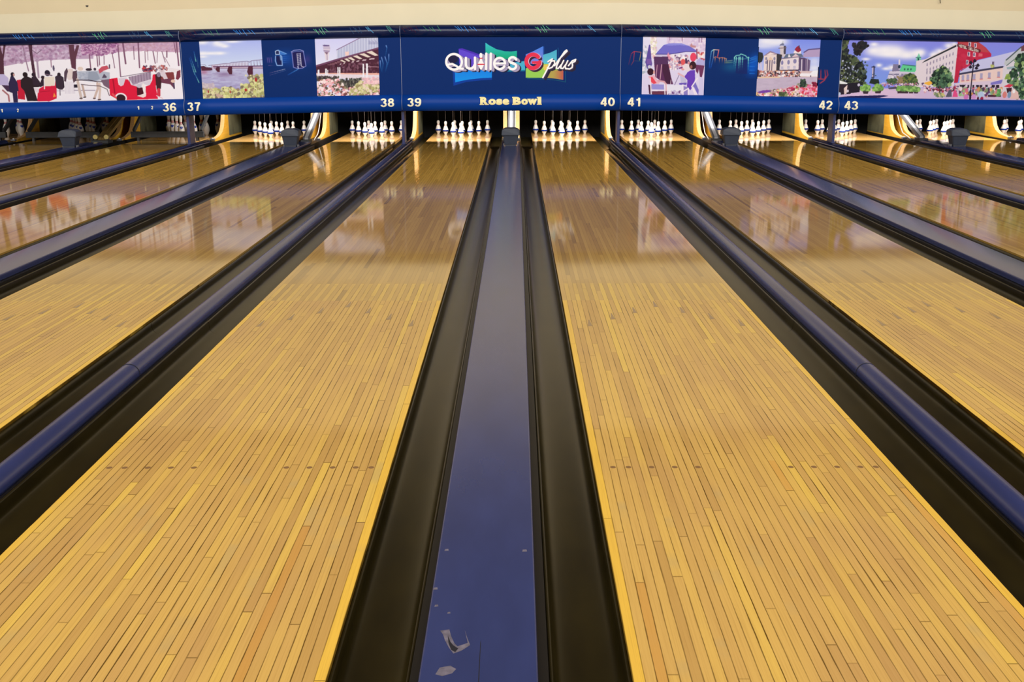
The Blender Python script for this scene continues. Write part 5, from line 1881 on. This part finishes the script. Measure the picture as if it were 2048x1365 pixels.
kick_me = {True: bm_mesh(extrude_x(KP, [-KT / 2, KT / 2])), False: bm_mesh(extrude_x(kick_profile(-0.0059), [-KT / 2, KT / 2]))}
edge_me = strip_mesh(KT + 0.004, 0.006)
kpan = {s: box_mesh(min(s * KT / 2, s * (KT / 2 + 0.006)), max(s * KT / 2, s * (KT / 2 + 0.006)), 18.38, 19.28, 0.030, 0.78) for s in (-1, 1)}
bm = bmesh.new()
add_box(bm, -0.036, 0.036, 17.33, 17.41, 0.013, 0.040, 0.004)
brk_me = bm_mesh(bm)
bm = lathe([(0, 0), (0.016, 0), (0.016, 0.012), (0.010, 0.018), (0, 0.018)], 10)
bolt_me = bm_mesh(bm)


def kick(x, sides, label, wide):
    t = empty('kickback', (x, 0, 0), label, 'kickback', 'wooden kickbacks beside the pins')
    link('board', kick_me[wide], M['kick'], t)
    link('edge_band', edge_me, M['kick_edge'], t)
    for s in sides:
        link('wear_panel', kpan[s], M['kick_panel'], t)
    b = link('bracket', brk_me, M['grey_metal'], t)
    link('bolt', bolt_me, M['steel'], b, (0, 17.37, 0.039))


for n in LANES[:-1]:
    xc, between = DIV[n]
    if n % 2 == 1:
        for s in (-1, 1):
            kick(xc + s * 0.108, (s,), 'curved wooden kickback %s of the leaning rail %s' % ('left' if s < 0 else 'right', between), True)
    else:
        kick(xc, (-1, 1), 'curved wooden kickback on the rounded divider ' + between, False)

# ------------------------------------------------------------------ leaning ball rails between the two lanes of a pair
RA, RB = Vector((0, 16.86, 0.075)), Vector((0, 18.75, 0.70))
RD = (RB - RA).normalized()
RN = Vector((0, -RD.z, RD.y))


def sloped_box(x0, x1, n0, n1, l0, l1):
    bm = bmesh.new()
    vs = add_box(bm, x0, x1, 0, 1, 0, 1)
    for v in vs:
        l = l0 + v.co.y * (l1 - l0)
        n = n0 + v.co.z * (n1 - n0)
        p = RA + RD * l + RN * n
        v.co = Vector((v.co.x, p.y, p.z))
    return bm_mesh(bm)


LEN = (RB - RA).length
chan = [sloped_box(-0.055, -0.030, -0.03, 0.02, 0, LEN), sloped_box(0.030, 0.055, -0.03, 0.02, 0, LEN), sloped_box(-0.030, 0.030, -0.03, -0.015, 0, LEN)]
strip = sloped_box(-0.028, 0.028, -0.014, 0.012, 0.0, LEN)
shoe = box_mesh(-0.07, 0.07, 16.74, 16.98, 0.012, 0.062, 0.006)
hose = {s: tube([(s * 0.075, 18.1, 0.60), (s * 0.070, 17.95, 0.42), (s * 0.068, 17.75, 0.22), (s * 0.064, 17.6, 0.10), (s * 0.066, 17.3, 0.05), (s * 0.07, 17.15, 0.021)], 0.008) for s in (-1, 1)}
bm = bmesh.new()
bmesh.ops.create_cone(bm, cap_ends=True, segments=18, radius1=0.038, radius2=0.038, depth=0.045, matrix=Matrix.Rotation(PI / 2, 4, 'X'))
roll_me = bm_mesh(bm)
for n in (35, 37, 39, 41, 43):
    xc, between = DIV[n]
    if n == 35:
        t = empty('ball_rail', (xc, 0, 0), 'brown brass-coloured leaning rail with two rollers below the winter picture', 'rail')
        link('channel', sloped_box(-0.070, 0.0, -0.03, 0.03, 0, LEN), M['brass'], t)
        link('channel', sloped_box(0.004, 0.070, -0.03, 0.022, 0, LEN), M['brass'], t)
        link('shoe', box_mesh(-0.14, 0.14, 16.74, 16.98, 0.012, 0.062, 0.006), M['dark_metal'], t)
        for x in (-0.09, 0.09):
            r = link('roller', roll_me, M['roller'], t, (x, 16.84, 0.112))
            link('pin', box_mesh(-0.006, 0.006, -0.03, 0.03, -0.06, -0.03), M['dark_metal'], r)
    else:
        t = empty('ball_rail', (xc, 0, 0), 'bright steel leaning rail rising from the divider ' + between, 'rail', 'leaning steel rails')
        for me in chan:
            link('flange', me, M['grey_metal'], t)
        link('rail_strip', strip, M['steel'], t)
        link('shoe', shoe, M['dark_metal'], t)
        s = -1 if n >= 41 else 1
        link('hose', hose[s], M['hose'], t)

# ------------------------------------------------------------------ charcoal sensor boxes standing on the flat dividers
def frustum(w0, w1, d0, d1, z0, z1, y_shift=0.0, bev=0.008):
    bm = bmesh.new()
    vs = add_box(bm, -0.5, 0.5, -0.5, 0.5, 0, 1)
    for v in vs:
        t = v.co.z
        w = w0 + (w1 - w0) * t
        d = d0 + (d1 - d0) * t
        v.co = Vector((v.co.x * w, v.co.y * d + y_shift * t, z0 + (z1 - z0) * t))
    bmesh.ops.bevel(bm, geom=bm.edges[:], offset=bev, segments=2, affect='EDGES')
    return bm_mesh(bm)


body_me = frustum(0.185, 0.245, 0.16, 0.22, 0.012, 0.165)
bm = bmesh.new()
vs = []
front = [(-0.140, 0.158), (0.140, 0.158), (0.134, 0.235), (0.075, 0.262), (-0.075, 0.262), (-0.134, 0.235)]
fr = [bm.verts.new((x, -0.13 + (0.045 if z > 0.2 else 0.0), z)) for x, z in front]
bk = [bm.verts.new((x, 0.13, z + (0.004 if z > 0.2 else 0))) for x, z in front]
bm.faces.new(fr)
bm.faces.new(bk[::-1])
for i in range(6):
    j = (i + 1) % 6
    bm.faces.new((fr[i], fr[j], bk[j], bk[i]))
bmesh.ops.recalc_face_normals(bm, faces=bm.faces[:])
bmesh.ops.bevel(bm, geom=bm.edges[:], offset=0.007, segments=2, affect='EDGES')
lid_me = bm_mesh(bm)
bfoot = box_mesh(-0.085, 0.085, -0.075, 0.075, 0.0, 0.014, 0.003)
ear_me = box_mesh(-0.010, 0.010, -0.04, 0.04, 0.0, 0.03, 0.003)
for n, Y in ((35, 15.55), (37, 15.62), (39, 15.70), (41, 15.62), (43, 15.35)):
    xc, between = DIV[n]
    t = empty('sensor_box', (xc, Y, 0.052), 'charcoal tapered box on the flat divider ' + between, 'box', 'charcoal boxes on the flat dividers')
    link('housing', body_me, M['hood'], t)
    link('lid', lid_me, M['hood'], t)
    link('foot', bfoot, M['dark_metal'], t)
    for s in (-1, 1):
        link('clamp', ear_me, M['grey_metal'], t, (s * 0.105, 0, 0))

# ------------------------------------------------------------------ pins
DUCK = [(0.0, 0.0, 0), (0.019, 0.0, 0), (0.0215, 0.004, 0), (0.028, 0.020, 0), (0.041, 0.044, 0), (0.0475, 0.060, 0), (0.0505, 0.074, 0), (0.0500, 0.084, 0), (0.0470, 0.098, 0), (0.0400, 0.120, 0),
        (0.0310, 0.142, 0), (0.0245, 0.158, 1), (0.0215, 0.164, 0), (0.0205, 0.169, 1), (0.0205, 0.174, 0), (0.0225, 0.184, 0), (0.0258, 0.198, 0), (0.0268, 0.210, 0), (0.0250, 0.223, 0), (0.0195, 0.234, 0), (0.0105, 0.2405, 0), (0.0, 0.242, 0)]
TEN = [(0.0, 0.0, 0), (0.0258, 0.0, 0), (0.0285, 0.006, 0), (0.036, 0.019, 0), (0.0497, 0.057, 0), (0.0588, 0.086, 0), (0.0605, 0.114, 0), (0.0585, 0.142, 0), (0.0500, 0.176, 0), (0.0392, 0.205, 0), (0.0300, 0.228, 1),
       (0.0262, 0.240, 0), (0.0246, 0.248, 1), (0.0232, 0.262, 0), (0.0236, 0.275, 0), (0.0262, 0.298, 0), (0.0300, 0.322, 0), (0.0323, 0.343, 0), (0.0308, 0.360, 0), (0.0235, 0.374, 0), (0.0120, 0.380, 0), (0.0, 0.381, 0)]


def refine(prof, k=3):
    """smooth the silhouette with a Catmull-Rom pass"""
    out = []
    for i in range(len(prof) - 1):
        p0 = prof[max(0, i - 1)]
        p1, p2 = prof[i], prof[i + 1]
        p3 = prof[min(len(prof) - 1, i + 2)]
        for s in range(k):
            t = s / k
            q = []
            for d in (0, 1):
                a, b, c, e = p0[d], p1[d], p2[d], p3[d]
                q.append(0.5 * (2 * b + (c - a) * t + (2 * a - 5 * b + 4 * c - e) * t * t + (3 * b - a - 3 * c + e) * t ** 3))
            out.append((max(0.0, q[0]) if i or s else 0.0, q[1], p1[2]))
    out.append(prof[-1])
    return out


duck_me = bm_mesh(lathe(refine(DUCK), 24), smooth=True)
ten_me = bm_mesh(lathe(refine(TEN), 24), smooth=True)
duck_me.materials.append(M['white_pin'])
duck_me.materials.append(M['pin_faint'])
ten_me.materials.append(M['white_pin'])
ten_me.materials.append(M['pin_red'])
band_me = bm_mesh(lathe([(0.0455, 0.056), (0.0520, 0.058), (0.0555, 0.0655), (0.0562, 0.073), (0.0545, 0.081), (0.0505, 0.085), (0.0455, 0.056)], 24), smooth=True)
band_me.materials.append(M['rubber'])
cord_me = tube([(0, 0, 0.238), (0, 0, 0.62), (0, 0, 0.98)], 0.0022, 6)
cord_me.materials.append(M['cord'])
# a small blue crest wrapped on the belly of the big pins
bm = bmesh.new()
TR = refine(TEN)


def ten_r(z):
    for a, b in zip(TR[:-1], TR[1:]):
        if a[1] <= z <= b[1] and b[1] > a[1]:
            return a[0] + (b[0] - a[0]) * (z - a[1]) / (b[1] - a[1])
    return 0.03


for ox, oz, rx, rz in ((0, 0.168, 0.020, 0.022), (-0.020, 0.174, 0.008, 0.014), (0.020, 0.174, 0.008, 0.014)):
    ring = []
    for i in range(14):
        a = 2 * PI * i / 14
        z = oz + rz * math.sin(a)
        th = (ox + rx * math.cos(a)) / ten_r(z)
        ring.append(bm.verts.new(((ten_r(z) + 0.0022) * math.sin(th), -(ten_r(z) + 0.0022) * math.cos(th), z)))
    z = oz
    th = ox / ten_r(z)
    cv = bm.verts.new(((ten_r(z) + 0.0024) * math.sin(th), -(ten_r(z) + 0.0024) * math.cos(th), z))
    for i in range(14):
        bm.faces.new((cv, ring[i], ring[(i + 1) % 14]))
emb_me = bm_mesh(bm)
emb_me.materials.append(M['emblem'])

SP = 0.3015
ROWS = [(0, 0), (-1, 1), (1, 1), (-2, 2), (0, 2), (2, 2), (-3, 3), (-1, 3), (1, 3), (3, 3)]
PNAME = ['front pin', 'left pin of second row', 'right pin of second row', 'left pin of third row', 'middle pin of third row', 'right pin of third row',
         'leftmost pin of back row', 'inner left pin of back row', 'inner right pin of back row', 'rightmost pin of back row']


def copy_tree(o, parent=None):
    c = o.copy()
    C.objects.link(c)
    if parent is not None:
        c.parent = parent
    for ch in list(o.children):
        copy_tree(ch, c)
    return c


duck = empty('duckpin', (0, 0, 0), 'duckpin', 'bowling pin')
link('body', duck_me, None, duck)
link('rubber_band', band_me, None, duck)['label'] = 'blue rubber band'
link('cord', cord_me, None, duck)
ten = empty('tenpin', (0, 0, 0), 'tenpin', 'bowling pin')
link('body', ten_me, None, ten)
link('emblem', emb_me, None, ten)['label'] = 'blue crest'
used = set()
rng = random.Random(2)
for n in LANES:
    xc = lane_left(n) + LW / 2
    for i, (dx, row) in enumerate(ROWS):
        if n == 34 and i not in (2, 5, 8, 9):
            continue
        if n == 45 and i not in (0, 1, 3, 4, 6, 7):
            continue
        proto = ten if n <= 36 else duck
        o = proto if proto.name not in used else copy_tree(proto)
        used.add(proto.name)
        o.location = (xc + dx * SP / 2, 18.288 + row * SP * 0.866, 0.0)
        o.rotation_euler = (0, 0, rng.uniform(-0.9, 0.9) if n <= 36 else 0)
        o['label'] = ('red-necked tall white pin, ' if n <= 36 else 'blue-banded duckpin, ') + PNAME[i] + ', ' + lane_phrase(n)
        o['group'] = ('tall pins of ' if n <= 36 else 'duckpins of ') + lane_phrase(n)

# ------------------------------------------------------------------ lowered sweep bars on the three left lanes
bar_me = box_mesh(-0.62, 0.62, -0.035, 0.035, 0.055, 0.155, 0.006)
arm_me = box_mesh(-0.02, 0.02, 0.0, 0.55, -0.03, 0.03, 0.004)
skid_me = box_mesh(-0.02, 0.02, -0.03, 0.03, 0.0, 0.06)
for n in (34, 35, 36):
    xc = lane_left(n) + LW / 2
    t = empty('sweep_bar', (xc, 17.50, 0.0), 'dull grey bar lowered across %s' % lane_phrase(n), 'bar', 'sweep bars on the left lanes')
    link('bar', bar_me, M['dark_metal'], t)
    for s in (-1, 1):
        a = link('arm', arm_me, M['dark_metal'], t, (s * 0.575, 0.0, 0.16))
        a.rotation_euler = (math.radians(28), 0, 0)
        link('skid', skid_me, M['dark_metal'], t, (s * 0.50, 0, 0))

# ------------------------------------------------------------------ small dark plugs high on the cream wall
plug_me = disc_mesh(0.022, 0.022, -0.012, 0.004, 16)
o = link('wall_plug', plug_me, M['hole'], None, (-6.45, 16.016, 2.145))
o.rotation_euler = (PI / 2 - 0.097, 0, 0)
tag(o, 'small round dark plug in the cream wall above the winter picture', 'plug')
bm = bmesh.new()
me = tube([(0, 0, 0.06), (0, -0.03, 0.045), (0.005, -0.035, 0.0), (0.015, -0.02, -0.02)], 0.006)
o = link('wall_hook', me, M['hole'], None, (6.50, 16.0, 2.165))
tag(o, 'small dark hook on the cream wall above the hotel street picture', 'hook')
bm.free()

# ------------------------------------------------------------------ shaded lamps above the lit pin decks (hidden behind the signs)
shade = extrude_x([(-0.09, 0.50), (-0.084, 0.50), (-0.084, 0.97), (0.10, 0.97), (0.10, 0.90), (0.106, 0.90), (0.106, 0.98), (-0.09, 0.98)], [-0.56, 0.56])
shade_me = bm_mesh(shade)
tube_me = box_mesh(-0.50, 0.50, -0.012, 0.012, 0.945, 0.969, 0.004)
hang_me = box_mesh(-0.01, 0.01, -0.01, 0.01, 0.975, 4.6)
for n in range(37, 46):
    xc = lane_left(n) + LW / 2
    t = empty('pin_lamp', (xc, 17.37, 0), 'black shaded strip lamp over %s' % lane_phrase(n), 'lamp', 'strip lamps over the pin decks')
    link('shade', shade_me, M['pit'], t)
    link('tube', tube_me, M['white_pin'], t)
    for s in (-0.5, 0.5):
        link('hanger', hang_me, M['pit'], t, (s, 0.0, 0))
    l = bpy.data.lights.new('pin_light', 'AREA')
    l.shape = 'RECTANGLE'
    l.size = 1.0
    l.size_y = 0.02
    l.energy = 41
    l.color = (1, 0.96, 0.9)
    lo = bpy.data.objects.new('pin_light', l)
    lo.location = (xc, 17.37, 0.94)
    lo.rotation_euler = Vector((0, 0.45, -0.9)).to_track_quat('-Z', 'Y').to_euler()
    C.objects.link(lo)
